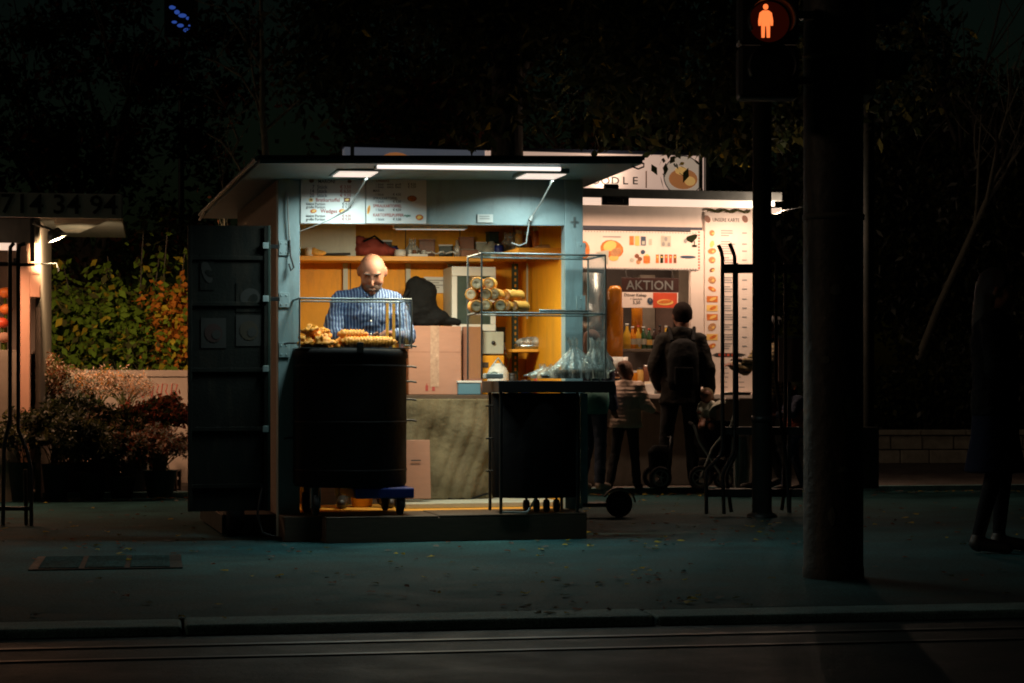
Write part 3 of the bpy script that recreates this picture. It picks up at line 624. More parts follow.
# stuffed pastry rolls on the glass shelf
zR = zC+zsh+.003; roll = None
spots = []
for j in range(5): spots.append((470+j*9.3+3, 0, 0))
spots = [(475, 0, 0), (487, 0, 0), (499, 0, 0), (474, 1, 0), (485.5, 1, 0), (497, 1, 0), (478, 2, 0), (490, 2, 0)]
rr_ = .043
wh = {0: 'bottom', 1: 'second', 2: 'third', 3: 'fourth', 4: 'top', 3.9: 'top'}
nroll = 0
def make_roll(loc, rot, tilt, label):
    mb = MB(); M = Matrix.Rotation(PI/2, 3, 'X'); L_ = .15
    mb.lathe([(rr_*.72, -L_/2+.004), (rr_*.95, -L_/2), (rr_, -L_/2+.012), (rr_*.93, -.03), (rr_*1.02, -.0), (rr_*.94, .03), (rr_, L_/2-.012), (rr_*.95, L_/2), (rr_*.72, L_/2-.004)], (0, 0, rr_), 16, 0, M, .03)
    o = mb.build('pastry_roll', MATS['roll_crust'], None, loc, rot); o.rotation_euler = (tilt, 0, rot); tag(o, label, 'pastry roll', 'stacked pastry rolls in the tall glass case')
    for s in (-1, 1): mb = MB(); mb.lathe([(0, s*(L_/2-.010)), (rr_*.5, s*(L_/2-.002)), (rr_*.73, s*(L_/2-.003))], (0, 0, rr_), 14, 0, M); mb.build('filling', MATS['filling_mat'], o)
names = ('first', 'second', 'third', 'fourth', 'fifth')
for i, (px, lv, _) in enumerate(spots):
    b_ = -.35+random.uniform(-.025, .02); A = ka(px+16, b_) if False else ka(px, b_)
    row = [s for s in spots if s[1] == lv]; k_ = row.index(spots[i])
    rowname = {0: 'bottom row', 1: 'middle row', 2: 'top row', 3: 'row under the top', 4: 'very top', 3.9: 'very top, turned sideways'}[lv]
    lab = 'golden pastry roll, %s from the left, %s of the stack' % (names[k_], rowname) if lv < 3.5 else 'golden pastry roll at the %s of the stack' % rowname
    z = zR+(lv*rr_*1.75)
    make_roll(K.W(A, b_, z), K.th+R(-18)+random.uniform(-.25, .25), random.uniform(-.05, .05), lab)
for j, (px, lv) in enumerate(((511, 0), (519, 0), (513, 1))):
    make_roll(K.W(ka(px, -.3), -.3, zR+lv*rr_*1.7), K.th+R(-55)+random.uniform(-.2, .2), 0, ('golden pastry roll lying askew right of the stack', 'outermost golden pastry roll at the right of the stack', 'golden pastry roll lying on the two askew ones')[j])
# plastic bags in the lower level
def plastic_bag(label, px, b_, z, h, r, neck, m='bag_plastic', lean=0):
    mb = MB(); n = 84; prof = []; vs = []; ph = [random.uniform(0, 6) for _ in range(5)]
    for i in range(15):
        q = i/14; rad = (r*(1-q**1.4*.05) if q < .15 else r*(1-(q-.15)/.62) + neck if q < .74 else neck+(q-.74)*r*.3)
        rad = max(neck, rad)
        for k in range(n):
            th = 2*PI*k/n; w_ = 1+.13*math.sin(3*th+ph[0])*(.5+q)+.10*math.sin(9*th+ph[1]+q)+.07*math.sin(17*th+ph[2]+2*q)+.05*math.sin(31*th+ph[3])
            vs.append((rad*w_*math.cos(th)+lean*q*q, rad*.62*w_*math.sin(th), h*q+(.012*math.sin(7*th) if q > .9 else 0)))
    mb.add(vs, [(i*n+k, i*n+(k+1) % n, (i+1)*n+(k+1) % n, (i+1)*n+k) for i in range(14) for k in range(n)], 0, True)
    mb.add(vs[:n], [tuple(range(n))[::-1]])
    t = kth('plastic_bag', label, 'plastic bag', px, z, b_); mb.build('bag_film', MATS[m], t); return t
zL = zC+.006
t = plastic_bag('clear plastic bag gathered at the neck, centre bottom of the tall glass case', 576, -.29, zL, .27, .17, .02, lean=-.03)
mb = MB(); [mb.sph((random.uniform(-.1, .1), random.uniform(-.05, .05), .03), (.045, .04, .032), 10) for _ in range(9)]; mb.build('bread_pieces', MATS['dark_wood'], t)
t = plastic_bag('crumpled clear plastic bag against the right pane of the tall glass case', 597, -.22, zL, .27, .075, .05)
t = plastic_bag('low half filled plastic bag lying left of the gathered bag', 549, -.20, zL, .09, .11, .05)
mb = MB(); [mb.sph((random.uniform(-.06, .06), random.uniform(-.04, .04), .026), (.04, .035, .025), 10) for _ in range(6)]; mb.build('bread_pieces', MATS['dark_wood'], t)
t = kth('tissue_box', 'small white box in the bottom left corner of the tall glass case', 'box', 493, zL, -.34)
mb = MB(); mb.box(-.06, .06, -.05, .05, 0, .035); mb.build('carton', MATS['white_plastic'], t, bevel=.006); mb = MB(); mb.sph((0, 0, .036), (.035, .025, .016), 10); mb.build('tissue', MATS['cream_panel'], t)
# scattered steel tongs on the glass shelf
t = kth('serving_tongs', 'steel serving tongs lying on the glass shelf right of the pastry rolls', 'tongs', 562, zR+.006, -.33)
mb = MB(); mb.tube([(-.16, 0, 0), (.15, .02, .006), (.2, .03, .004)], .006, 6); mb.build('arm', MATS['steel'], t)
mb = MB(); mb.tube([(-.16, .002, .012), (.15, -.03, .008), (.2, -.03, .006)], .006, 6); mb.build('arm', MATS['steel'], t)

# ---- inside on the counter
zc_ = zcn+.001
def carton(name, label, cat, x0, x1, ytop, b_, z, d, m, rot=0, tape=True, py0=None):
    xm = (x0+x1)/2; t = kth(name, label, cat, xm, z, b_, rot=rot); w = pw(x1-x0, b_, px=xm)/2; h = kz(xm, ytop, b_)-z
    mb = MB(); mb.box(-w, w, 0, d, 0, h); mb.build('box_body', MATS[m], t, bevel=.006)
    if tape:
        mb = MB(); mb.box(-.035, .03, -.0025, -.0005, .06, h+.001); mb.box(-.035, .03, -.0025, d, h+.0005, h+.0025); mb.build('tape', MATS['tape'], t)
        mb = MB()
        for x in (-w+.37*2*w-.02, -w+.37*2*w+.03): mb.box(x, x+.02, -.0022, -.0006, .03, .07); mb.box(x+.007, x+.013, -.0022, -.0006, .07, .085)
        mb.build('print_mark', MATS['ink_red'], t)
        mb = MB(); mb.box(-w+.003, w-.003, -.0012, -.0005, h*.62, h*.62+.003); mb.build('crease', MATS['cardboard_dark'], t)
    return t, w, h
carton('cardboard_box', 'large taped cardboard box standing on the counter beside the vendor', 'box', 408, 462, 325.5, .92, zc_, .4, 'cardboard')
carton('cardboard_box', 'plain cardboard box right of the taped one, seen behind the glass case', 'box', 463, 483, 326, 1.0, zc_, .3, 'cardboard_dark', tape=False)
t, w, h = carton('plastic_crate', 'small blue plastic crate at the foot of the cardboard boxes', 'crate', 458, 481, 381, .885, zc_, .1, 'blue_plastic', tape=False)
mb = MB(); mb.box(-w-.006, w+.006, -.006, .106, h-.012, h+.003); mb.build('rim', MATS['white_plastic'], t, bevel=.002)
# black jacket / backpack slumped on the box
zB = kz(440, 325.5, .92)+.002
t = kth('black_backpack', 'black backpack slumped on the taped cardboard box with a jacket sleeve', 'backpack', 420, zB, 1.08)
def softmesh(parts, vox=.012, sm=6):
    mb = MB()
    for p in parts:
        if p[0] == 's': mb.sph(p[1], p[2], 14)
        else: mb.cap(p[1], p[2], p[3], p[4], 12)
    return remesh(mb, vox, sm)
me = softmesh([('s', (0, 0, .16), (.13, .1, .2)), ('s', (-.03, .0, .27), (.085, .08, .1)), ('s', (.05, .0, .25), (.08, .08, .09)), ('s', (.10, 0, .06), (.13, .1, .07)), ('c', (.12, -.02, .05), (.28, -.03, .028), .05, .028), ('s', (-.08, 0, .08), (.08, .1, .1))])
link_mesh('bag_body', wrinkle(me, .012), MATS['black_cloth'], t)
mb = MB(); mb.tube([(-.10, -.08, .26), (-.15, -.11, .2), (-.13, -.12, .08)], .014, 8); mb.build('strap', MATS['black_cloth'], t)
# small white oven/fridge with glass door
bo = 1.05; t = kth('counter_fridge', 'white framed small fridge with dark glass door behind the pastry rolls', 'fridge', 474, kz(474, 331, bo), bo+.002)
w = pw(45, bo, px=474)/2; h = kz(474, 266, bo)-kz(474, 331, bo)
mb = MB(); mb.box(-w, w, .02, .32, 0, h); mb.build('cabinet', MATS['cream_panel'], t, bevel=.008)
mb = MB(); mb.box(-w, w, 0, .019, 0, .05); mb.box(-w, w, 0, .019, h-.07, h); mb.box(-w, -w+.04, 0, .019, .051, h-.071); mb.box(w-.04, w, 0, .019, .051, h-.071); mb.build('door_frame', MATS['white_plastic'], t, bevel=.004)
mb = MB(); mb.box(-w+.04, w-.04, .01, .018, .051, h-.071); mb.build('door_glass', MATS['dark_green_metal'], t)
zfr = kz(474, 331, bo)
t = kth('cooking_plate', 'grey appliance under the small white fridge', 'appliance', 478, zcn+.26, bo+.01)
t.location = K.W(ka(478, bo), bo+.01, zcn+.30)
hh = zfr-(zcn+.30)-.002
mb = MB(); mb.box(-.2, .2, 0, .3, 0, hh); mb.build('housing', MATS['cream_panel'], t, bevel=.006); mb = MB(); [mb.lathe([(0, -.012), (.014, -.012), (.016, 0)], (x, 0, hh*.5), 12, 0, Matrix.Rotation(-PI/2, 3, 'X')) for x in (-.12, .0, .12)]; mb.build('knob', MATS['black_plastic'], t)
t = kth('storage_crate', 'brown crate below the grey appliance, at the right of the cardboard boxes', 'crate', 478, zc_, bo+.01)
mb = MB(); mb.box(-.2, .2, 0, .3, 0, .29); mb.build('crate_body', MATS['orange_wall'], t, bevel=.006); mb = MB(); mb.box(-.08, .08, -.003, -.0005, .2, .24); mb.build('hand_slot', MATS['dark_wood'], t)
# canister and power strip on counter to the right
t = kth('white_canister', 'white rounded canister on the counter behind the glass case', 'canister', 498, zc_, .95)
mb = MB(); mb.lathe([(0, 0), (.075, 0), (.08, .02), (.08, .16), (.06, .2), (.03, .215), (.03, .23), (0, .23)], n=24); mb.build('canister_body', MATS['white_plastic'], t); mb = MB(); mb.tube([(-.05, 0, .2), (0, 0, .27), (.05, 0, .2)], .008, 8); mb.build('handle', MATS['steel_dull'], t)
t = kth('wall_socket', 'black socket box with a hanging cord on the orange wall', 'socket', 501, kz(500, 335, BW), BW-.03)
mb = MB(); mb.box(-.035, .035, 0, .028, -.06, .06); mb.build('socket_body', MATS['black_plastic'], t, bevel=.005); mb = MB(); mb.tube([(.02, -.005, -.06), (.04, -.01, -.16), (.06, -.01, -.2), (.03, -.01, -.3), (-.1, -.01, -.28)], .007, 6); mb.build('cord', MATS['white_plastic'], t)
t = kth('paper_notice', 'grey printed sheet pinned to the orange back wall', 'notice', 436, kz(436, 293, BW), BW-.008)
mb = MB(); w = pw(25, BW, px=436)/2; h = pw(16, BW); mb.box(-w, w, 0, .003, 0, h); mb.build('sheet', MATS['white_plastic'], t); mb = MB(); [mb.rect(-w+.02, w-.03-(i % 2)*.04, h-.03-i*.018, h-.022-i*.018, -.001) for i in range(4)]; mb.build('printed_lines', MATS['ink_grey'], t)
t = kth('sticker_sheet', 'small red and white picture card on the rear wall beside the right post', 'picture card', 556, kz(556, 327, BW), BW-.006)
mb = MB(); mb.box(-.06, .06, 0, .003, 0, .085); mb.build('card', MATS['white_plastic'], t); mb = MB(); mb.disc((-.03, -.001, .045), .02, .026, 12); mb.disc((.03, -.001, .045), .022, .026, 12); mb.build('card_picture', MATS['print_red'], t)
# bag and tub on the rack shelf
t = kth('food_tray_bag', 'foil tray wrapped in a clear bag on the small rack shelf', 'tray', 532, zr+.001, 1.12)
mb = MB(); mb.loft([((0, 0, 0), .12, .08), ((0, 0, .03), .15, .1)], 20); mb.build('tray', MATS['steel'], t); mb = MB(); mb.sph((0.02, 0, .05), (.15, .1, .045), 16); mb.build('wrap', MATS['plastic_wrap'], t)
t = kth('plastic_cup', 'clear plastic cup at the right end of the small rack shelf', 'cup', 553, zr+.001, 1.1)
mb = MB(); mb.lathe([(0, 0), (.03, 0), (.04, .1), (.037, .1), (.028, .004)], n=18); mb.build('cup_body', MATS['plastic_wrap'], t)
# ---- on the long shelf
zs_ = zs1+.001; bS = 1.2
def jar(name, label, cat, px, r, h, m, m2, b_=bS, lid='lid', z=None):
    t = kth(name, label, cat, px, z if z is not None else zs_, b_); mb = MB(); mb.lathe([(0, 0), (r, 0), (r, h*.8), (r*.8, h*.86)], n=18); mb.lathe([(r*.8, h*.86), (0, h*.86)], n=18); mb.build('body', MATS[m], t)
    mb = MB(); mb.lathe([(r*.82, h*.861), (r*.85, h), (0, h)], n=18); mb.build(lid, MATS[m2], t); return t
me = softmesh([('s', (-.06, 0, .05), (.11, .09, .06)), ('s', (.06, 0, .045), (.12, .09, .05)), ('s', (0, 0, .09), (.1, .07, .05)), ('s', (-.1, .02, .1), (.05, .05, .06))])
t = kth('red_bag', 'dark red cloth bag lying on the shelf above the vendor', 'bag', 373, zs_, bS); link_mesh('bag_body', wrinkle(me, .014, (14, 14, 18)), MATS['red_cloth'], t)
mb = MB(); mb.tube([(-.08, -.05, .11), (0, -.07, .15), (.07, -.05, .1)], .008, 6); mb.build('bag_handle', MATS['black_cloth'], t)
jar('storage_tub', 'dark blue tub on the shelf right of the red bag', 'tub', 392, .05, .09, 'deep_blue', 'black_plastic', 1.28)
jar('white_tub', 'small white tub at the shelf edge above the vendor', 'tub', 400, .043, .05, 'white_plastic', 'white_plastic', 1.13)
t = kth('spice_rack', 'low tray of spice jars on the shelf, right of the white tub', 'tray', 418, zs_, 1.12)
mb = MB(); mb.box(-.075, .075, 0, .1, 0, .02); mb.build('tray', MATS['white_plastic'], t, bevel=.003)
for j in range(4): mb = MB(); mb.lathe([(0, .0205), (.014, .0205), (.014, .05), (0, .05)], (-.055+j*.036, .04, 0), 12); mb.build('jar', MATS[('white_plastic', 'print_brown', 'dark_wood', 'white_plastic')[j]], t)
t = plastic_bag('clear crumpled bag on the shelf between the blue tub and the spice jars', 412, 1.3, zs_, .14, .055, .02, 'plastic_wrap')
t = kth('tangled_cable', 'white tangled cable lying on the shelf', 'cable', 437, zs_+.008, 1.14)
pts = [(-.14+.02*k, .04*math.sin(k*1.3), .012+.018*abs(math.sin(k*.9))) for k in range(15)]; mb = MB(); mb.tube(pts, .006, 6); mb.build('wire', MATS['white_plastic'], t)
t = kth('glass_bottle', 'low clear bottle on the shelf right of the cable', 'bottle', 457, zs_, 1.2)
mb = MB(); mb.lathe([(0, 0), (.025, 0), (.025, .07), (.01, .1), (.01, .13), (0, .13)], n=14); mb.build('bottle_body', MATS['plastic_wrap'], t)
t = kth('paper_packet', 'brown paper packet on the shelf left of the glass case top', 'packet', 468, zs_, 1.22); mb = MB(); mb.obox((0, 0, .03), (.14, .1, .055), Matrix.Rotation(.15, 3, 'Z')); mb.build('packet_body', MATS['cardboard'], t, bevel=.01)
mb = MB(); mb.box(-.06, .05, -.02, .02, .0585, .062); mb.build('packet_label', MATS['cream_panel'], t)
jar('blue_tin', 'blue tin with a white band on the shelf above the glass case', 'tin', 499, .036, .1, 'deep_blue', 'steel', 1.1)
t = plastic_bag('greenish plastic bag bulging on the shelf behind the blue tin', 509, 1.24, zs_, .19, .09, .03, 'bag_plastic')
t = kth('folded_cloth', 'grey folded cloth tucked on the shelf left of the blue tin', 'cloth', 489, zs_, 1.2); me = softmesh([('s', (0, 0, .05), (.06, .05, .05)), ('s', (.02, 0, .09), (.035, .03, .04))]); link_mesh('cloth', me, MATS['cream_panel'], t)
for j, (px, r_, h, m, b_) in enumerate(((519, .03, .2, 'print_yellow', 1.1), (527, .03, .19, 'print_brown', 1.1), (536, .028, .2, 'print_orange', 1.05), (545, .03, .15, 'cream_panel', .95))):
    jar('shelf_bottle', ('tall yellow carton bottle on the shelf', 'tall brown bottle on the shelf beside the yellow one', 'tall orange bottle on the side shelf', 'pale bottle nearest the right post on the side shelf')[j], 'bottle', px, r_, h, m, 'white_plastic', b_, z=zs_+(.016 if px > 530 else 0))
t = kth('bread_loaf', 'flat brown loaf on the side shelf near the right post', 'bread', 548, zs_+.017, .75); mb = MB(); mb.sph((0, 0, .025), (.11, .06, .025), 16); mb.build('crust', MATS['bread'], t)
t = kth('knife_holder', 'steel knife lying across the things on the side shelf', 'knife', 535, zs_+.03, .9, rot=.2); mb = MB(); mb.obox((0, 0, .004), (.16, .022, .003), Matrix.Rotation(.2, 3, 'Y')); mb.build('blade', MATS['steel'], t); mb = MB(); mb.obox((-.12, 0, .03), (.09, .02, .015), Matrix.Rotation(.2, 3, 'Y')); mb.build('handle', MATS['black_plastic'], t, bevel=.004)
jar('white_pot', 'small white pot on the shelf at the left end', 'pot', 309, .03, .06, 'white_plastic', 'white_plastic', 1.11)
t = kth('paper_bundle', 'small bundle of pink paper on the left end of the shelf', 'paper', 318, zs_, 1.1); me = softmesh([('s', (0, 0, .02), (.07, .03, .025)), ('s', (-.03, 0, .04), (.03, .02, .025))]); link_mesh('paper', me, MATS['fried_light'], t)
t = kth('black_tongs', 'black tongs lying on the shelf edge in front of the cupboard', 'tongs', 337, zs_, 1.1); mb = MB(); mb.tube([(-.1, 0, .008), (.1, 0, .014)], .007, 6); mb.build('arm', MATS['black_plastic'], t); mb = MB(); mb.tube([(-.1, .012, .012), (.1, .02, .02)], .007, 6); mb.build('arm', MATS['black_plastic'], t)
rgS = random.Random(12)
for i, (px, b_, w_, h, m, lab) in enumerate(((330, 1.3, .06, .10, 'dark_wood', 'dark box at the back of the shelf in front of the cupboard'), (350, 1.3, .035, .08, 'bread', 'small brown box beside the red bag on the shelf'), (384, 1.32, .05, .12, 'black_plastic', 'black box behind the red bag on the shelf'), (427, 1.32, .06, .13, 'print_brown', 'brown carton behind the spice jars'), (446, 1.33, .05, .09, 'dark_green_metal', 'green metal box behind the tangled cable'),
        (466, 1.33, .055, .15, 'cardboard', 'upright cardboard box behind the paper packet'), (481, 1.3, .04, .11, 'cream_panel', 'pale carton on the shelf above the small fridge'), (492, 1.33, .04, .19, 'dark_green_metal', 'tall green carton behind the blue tin'), (515, 1.3, .035, .16, 'bread', 'tan carton behind the tall yellow bottle'), (523, 1.32, .03, .22, 'orange_wood', 'tall orange carton at the right of the shelf'), (551, 1.2, .04, .14, 'dark_wood', 'dark brown box at the far end of the side shelf'), (541, 1.3, .03, .2, 'black_plastic', 'tall black box at the far end of the side shelf'))):
    t = kth('storage_box', lab, 'box', px, zs_+(.016 if px > 536 else 0), b_, 'boxes on the kiosk shelf', rot=rgS.uniform(-.3, .3)); mb = MB(); mb.box(-w_, w_, -.04, .03, 0, h); mb.build('box_body', MATS[m], t, bevel=.004); mb = MB(); mb.box(-w_-.002, w_+.002, -.042, .032, h+.0005, h+.012); mb.build('lid', MATS[('white_plastic', m)[i % 2]], t)
for i, (px, r_, h, m, lab) in enumerate(((488, .03, .12, 'white_plastic', 'white flask on the counter left of the canister, under the appliance'), (512, .035, .16, 'black_plastic', 'black thermos on the counter between the canister and the rack post'), (526, .04, .11, 'deep_blue', 'blue jar on the counter below the small rack shelf'), (538, .03, .15, 'print_red', 'red bottle on the counter below the small rack shelf'), (549, .035, .12, 'cream_panel', 'pale jar on the counter beside the right post'))):
    jar('counter_jar', lab, 'jar', px, r_, h, m, 'black_plastic', 1.1, z=zc_)
# ---- tarp hanging over the counter front
TARPZ = 0; t = kth('tarp', 'stained beige tarp hanging over the counter front', 'tarp', 445, 0, bc-.03)
nx, nz = 60, 60; w = pw(76, bc, px=445)/2; z1 = zcn-.02; z0 = FL+.04
mb = MB(); vs = []
for j in range(nz+1):
    v = j/nz; z = z1+(z0-z1)*v
    for i in range(nx+1):
        u = i/nx; x = -w*1.25+2*w*1.3*u+.02*math.sin(v*5); y = -.05-.035*math.sin(u*9+v*2.5+.5)*v-.022*math.sin((u+v*.7)*15+2*math.sin(v*4))*v-.03*math.sin(u*6-v*9)*(v*(1-v)*3)-.03*v-.012*abs(math.sin(u*23+v*7))
        vs.append((x, y, z+(.03*math.sin(u*4+1)*v if v > .8 else 0)*0))
mb.add(vs, [(j*(nx+1)+i, j*(nx+1)+i+1, (j+1)*(nx+1)+i+1, (j+1)*(nx+1)+i) for j in range(nz) for i in range(nx)], 0, True)
o = mb.build('cloth', MATS['tarp'], t); m_ = o.modifiers.new('s', 'SOLIDIFY'); m_.thickness = .003
mb = MB(); mb.tube([(-w*1.2, -.09, z0+.01), (w*.6, -.1, z0-.0), (w*.95, -.11, z0+.03), (w*1.3, -.1, z0+.05)], .008, 6); mb.build('hem', MATS['black_cloth'], t)
# leaning cardboard
t = kth('cardboard_sheet', 'folded cardboard carton leaning against the tarp on the floor', 'cardboard', 416, FL+.037, .62)
M = Matrix.Rotation(R(8), 3, 'X')@Matrix.Rotation(R(5), 3, 'Y'); h = kz(416, 446, .5)-FL; mb = MB(); mb.obox((-.01, -.06-.02, h/2+.012), (.19, .035, h-.01), Matrix.Rotation(R(-6), 3, 'X')); mb.build('carton_body', MATS['cardboard'], t, bevel=.004)
mb = MB(); mb.obox((-.02, -.101, h*.68), (.07, .002, .008), Matrix.Rotation(R(-6), 3, 'X')); mb.build('print_mark', MATS['ink_black'], t)
# yellow bucket and pale canister behind the drum wheels
t = kth('floor_bucket', 'small yellow bucket on the kiosk floor behind the drum wheels', 'bucket', 362, FL+.002, .62); mb = MB(); mb.lathe([(0, 0), (.07, 0), (.09, .16), (.085, .16), (.066, .01)], n=20); mb.build('bucket_body', MATS['orange_wood'], t); mb = MB(); mb.tube([(-.09, 0, .15), (-.05, -.08, .1), (.05, -.08, .1), (.09, 0, .15)], .004, 6); mb.build('handle', MATS['steel_dull'], t)
t = kth('gas_canister', 'pale stained canister on the kiosk floor beside the left post', 'canister', 312, FL+.002, .12); mb = MB(); mb.box(-.055, .055, 0, .16, 0, .23); mb.build('canister_body', MATS['teal_paint'], t, bevel=.015); mb = MB(); mb.lathe([(.02, .231), (.02, .26), (0, .26)], (0, .08, 0), 12); mb.build('cap', MATS['black_plastic'], t)
# ================================================================ RIGHT FOOD STAND
S = Frame(755, 20.25, 12); GP = .052
st = thing('noodle_stand', 'white brightly lit noodle stand with counter, banner and round bowl sign on its roof', 'food stand', (S.O.x, S.O.y, GP), S.th)
def sa(px, b=0): return S.az(px, 400, b)[0]
def sz(px, py, b=0): return S.az(px, py, b)[1]-GP
def sp(name, mb, m, parent=st, bevel=.004): return mb.build(name, [MATS[x] for x in (m if isinstance(m, tuple) else (m,))], parent, bevel=bevel)
AL = -4.1; D2 = 2.3
zR1 = sz(650, 203); zct = sz(650, 394)
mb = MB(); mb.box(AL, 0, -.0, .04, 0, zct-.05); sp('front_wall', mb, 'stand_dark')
mb = MB(); mb.box(AL, .0, -.22, .3, zct-.045, zct); sp('counter', mb, 'stand_white')
mb = MB(); mb.box(AL, 0, 0, .05, sz(640, 229), zR1); sp('fascia', mb, 'stand_white')
mb = MB(); mb.box(AL, sa(702), -.012, -.002, sz(640, 230.5), sz(640, 226.5)); sp('fascia_trim', mb, 'stand_blue', bevel=0)
mb = MB(); mb.box(-.06, 0, .051, D2, 0, zR1); sp('side_wall', mb, 'stand_white')
mb = MB(); mb.box(AL, AL+.06, .051, D2, 0, zR1); sp('side_wall', mb, 'stand_white')
mb = MB(); mb.box(AL+.061, -.061, D2-.05, D2, 0, zR1); sp('back_wall', mb, 'back_steel', bevel=0)
mb = MB(); mb.box(AL-.1, .06, -.62, D2+.05, zR1+.004, zR1+.05); mb.box(AL-.1, .06, -.64, -.625, zR1-.02, zR1+.07); sp('roof', mb, 'steel_dull')
mb = MB(); mb.box(AL, -.001, -.6, -.55, zR1-.085, zR1-.012); v = sp('awning_light', mb, 'lamp_bright', bevel=.005)
mb = MB(); mb.box(sa(601, -.6), sa(628, -.6), -.64, -.61, zR1-.09, zR1+.0); mb.box(sa(606, -.6), sa(622, -.6), -.66, -.641, zR1-.07, zR1-.03); sp('light_bracket', mb, 'black_metal')
mb = MB(); mb.box(sa(690), sa(703.5), -.02, .05, zct+.001, sz(650, 229.5)); sp('window_post', mb, 'stand_white')
mb = MB(); mb.box(sa(752), 0, -.02, -.001, 0, zR1-.09); sp('corner_trim', mb, 'stand_white')
# menu board
m0, m1 = sa(703.8), sa(751.5); mz0, mz1 = sz(728, 394.5), sz(728, 213)
mb = MB(); mb.box(m0, m1, -.034, -.003, mz0, mz1); bd_ = sp('menu_board', mb, 'stand_white', bevel=.003)
mb = MB(); Y_ = -.0365
def sx_(px, py, b=-.036): A, z = S.az(px, py, b); return A, z-GP
A, z = sx_(712.5, 221.5); mb.text('UNSERE KARTE', A, z-.0, .052, Y_, 0, sx=.8)
for px, py in ((707.5, 219), (745, 219)): A, z = sx_(px, py); mb.disc((A, Y_, z), .03, .04, 10, 1, .5)
rg = random.Random(3)
sp('menu_heading', mb, ('ink_black', 'print_brown'), bd_, 0); mb = MB(); MM = ('ink_black', 'print_brown', 'ink_grey', 'print_orange', 'print_yellow', 'bread', 'print_red')
for i, py in enumerate((233, 244, 251, 260, 270, 280, 289, 299, 308, 317, 327, 337, 346)):
    A, z = sx_(712, py); c = (3, 4, 3, 5, 1, 5, 3, 3, 4, 3, 5, 4, 3)[i]
    if py in (299, 308, 317, 337): mb.rect(A-.055, A+.06, z-.032, z+.03, Y_, c); mb.disc((A+.01, Y_-.001, z), .04, .015, 10, 4 if c == 3 else 3, .4)
    else: mb.disc((A, Y_, z), rg.uniform(.022, .05), rg.uniform(.02, .04), 9, c, rg.uniform(-.6, .6)); mb.disc((A+.012, Y_-.001, z-.004), .016, .012, 8, 4, .3)
    sp('food_picture', mb, MM, bd_, 0); mb = MB()
    for j in range(3):
        A, z = sx_(721, py-2.5+j*2.4); wd = rg.uniform(.08, .15); mb.rect(A, A+wd, z-.006, z+.004, Y_, 2)
    sp('menu_text', mb, MM, bd_, 0); mb = MB()
    A, z = sx_(744, py); mb.rect(A-.02, A+.03, z-.007, z+.005, Y_, 2)
    sp('menu_price', mb, MM, bd_, 0); mb = MB()
A, z = sx_(728, 355); mb.add([(A-.17, Y_, z), (A-.12, Y_, z+.02), (A+.13, Y_, z+.02), (A+.19, Y_, z+.005), (A+.13, Y_, z-.015), (A-.12, Y_, z-.02)], [(0,1,2,3,4,5)], 0)
for k in range(5): mb.rect(A-.1+k*.045, A-.075+k*.045, z-.012, z+.013, Y_-.001, 6)
sp('skewer_picture', mb, MM, bd_, 0); mb = MB()
for py in (364, 368, 373, 377, 382, 387):
    for px in (709, 723, 738): A, z = sx_(px, py); mb.rect(A-.03, A+rg.uniform(.03, .07), z-.005, z+.003, Y_, 2)
sp('menu_print', mb, ('ink_black', 'print_brown', 'ink_grey', 'print_orange', 'print_yellow', 'bread', 'print_red'), bd_, 0)
# wavy garland above the menu
mb = MB(); zz = sz(728, 211, -.05); mb.tube([(m0+.02+i*.03, -.05, zz+.012*math.sin(i*1.3)) for i in range(16)], .012, 6); sp('garland', mb, 'leaf_olive', bevel=0)
# banner with scalloped edge
b0_, b1_ = -3.2, sa(698); z0_, z1_ = sz(640, 269), sz(640, 231.5)
mb = MB(); mb.box(b0_, b1_, -.03, -.014, z0_, z1_); bn = sp('banner', mb, 'stand_white', bevel=0)
mb = MB()
n = int((b1_-b0_)/.03)
for k in range(n): mb.disc((b0_+.015+k*.03, -.0315, z0_), .010, .012, 8, 0); mb.disc((b0_+.015+k*.03, -.0315, z1_-.01), .007, .006, 6, 0)
for k in range(13): mb.disc((b1_, -.0315, z0_+.015+k*.03), .010, .010, 8, 1)
def SD(px, py, rx, rz, mi, rot=0, y=-.0325): A, z = sx_(px, py); mb.disc((A, y, z), rx*.01, rz*.01, 14, mi, rot)
def SR(px0, px1, py0, py1, mi, y=-.0325): A, z = sx_(px0, py1); B, z2 = sx_(px1, py0); mb.rect(A, B, z, z2, y, mi)
SD(584, 250, 6, 9, 3); SD(584, 246, 3, 3, 2, 0, -.0335); SD(612, 249, 12, 9, 3, -.2); SD(610, 246, 7, 5, 4, .4, -.0335); SD(616, 252, 6, 4, 5, .4, -.0345); SD(614, 258, 5, 3, 4, .1, -.0335)
A, z = sx_(606, 255); mb.add([(A-.10, -.0355, z+.03), (A+.03, -.0355, z+.05), (A+.02, -.0355, z-.10)], [(0, 2, 1)], 7)
SR(603, 621, 236.3, 237.3, 0)
SR(629.5, 634, 236, 245, 3); SR(635, 639.5, 236, 245.5, 4); SR(641, 646, 236.5, 245.5, 6); SR(642, 645, 241, 244.5, 7, -.0335); SR(649, 652, 239, 245, 7); SR(661, 671, 236, 246.5, 7)
for px, py in ((666, 239), (663.5, 244), (669, 244.5)): SD(px, py, 1.6, 2.2, 0, 0, -.0335)
for px, py, c in ((637, 256, 2), (640, 259, 2), (638.5, 262, 5), (632, 260, 7), (643, 252, 6)): SD(px, py, 2.4, 2.2, c)
SD(647, 259, 3.5, 5, 4); SR(643.5, 650, 256, 263, 3, -.0335)
for i, c in enumerate((3, 8, 9, 9, 2)): SR(656+i*4.4, 659+i*4.4, 254.5, 263, c); SD(657.5+i*4.4, 257, 1, 1, 4, 0, -.0335)
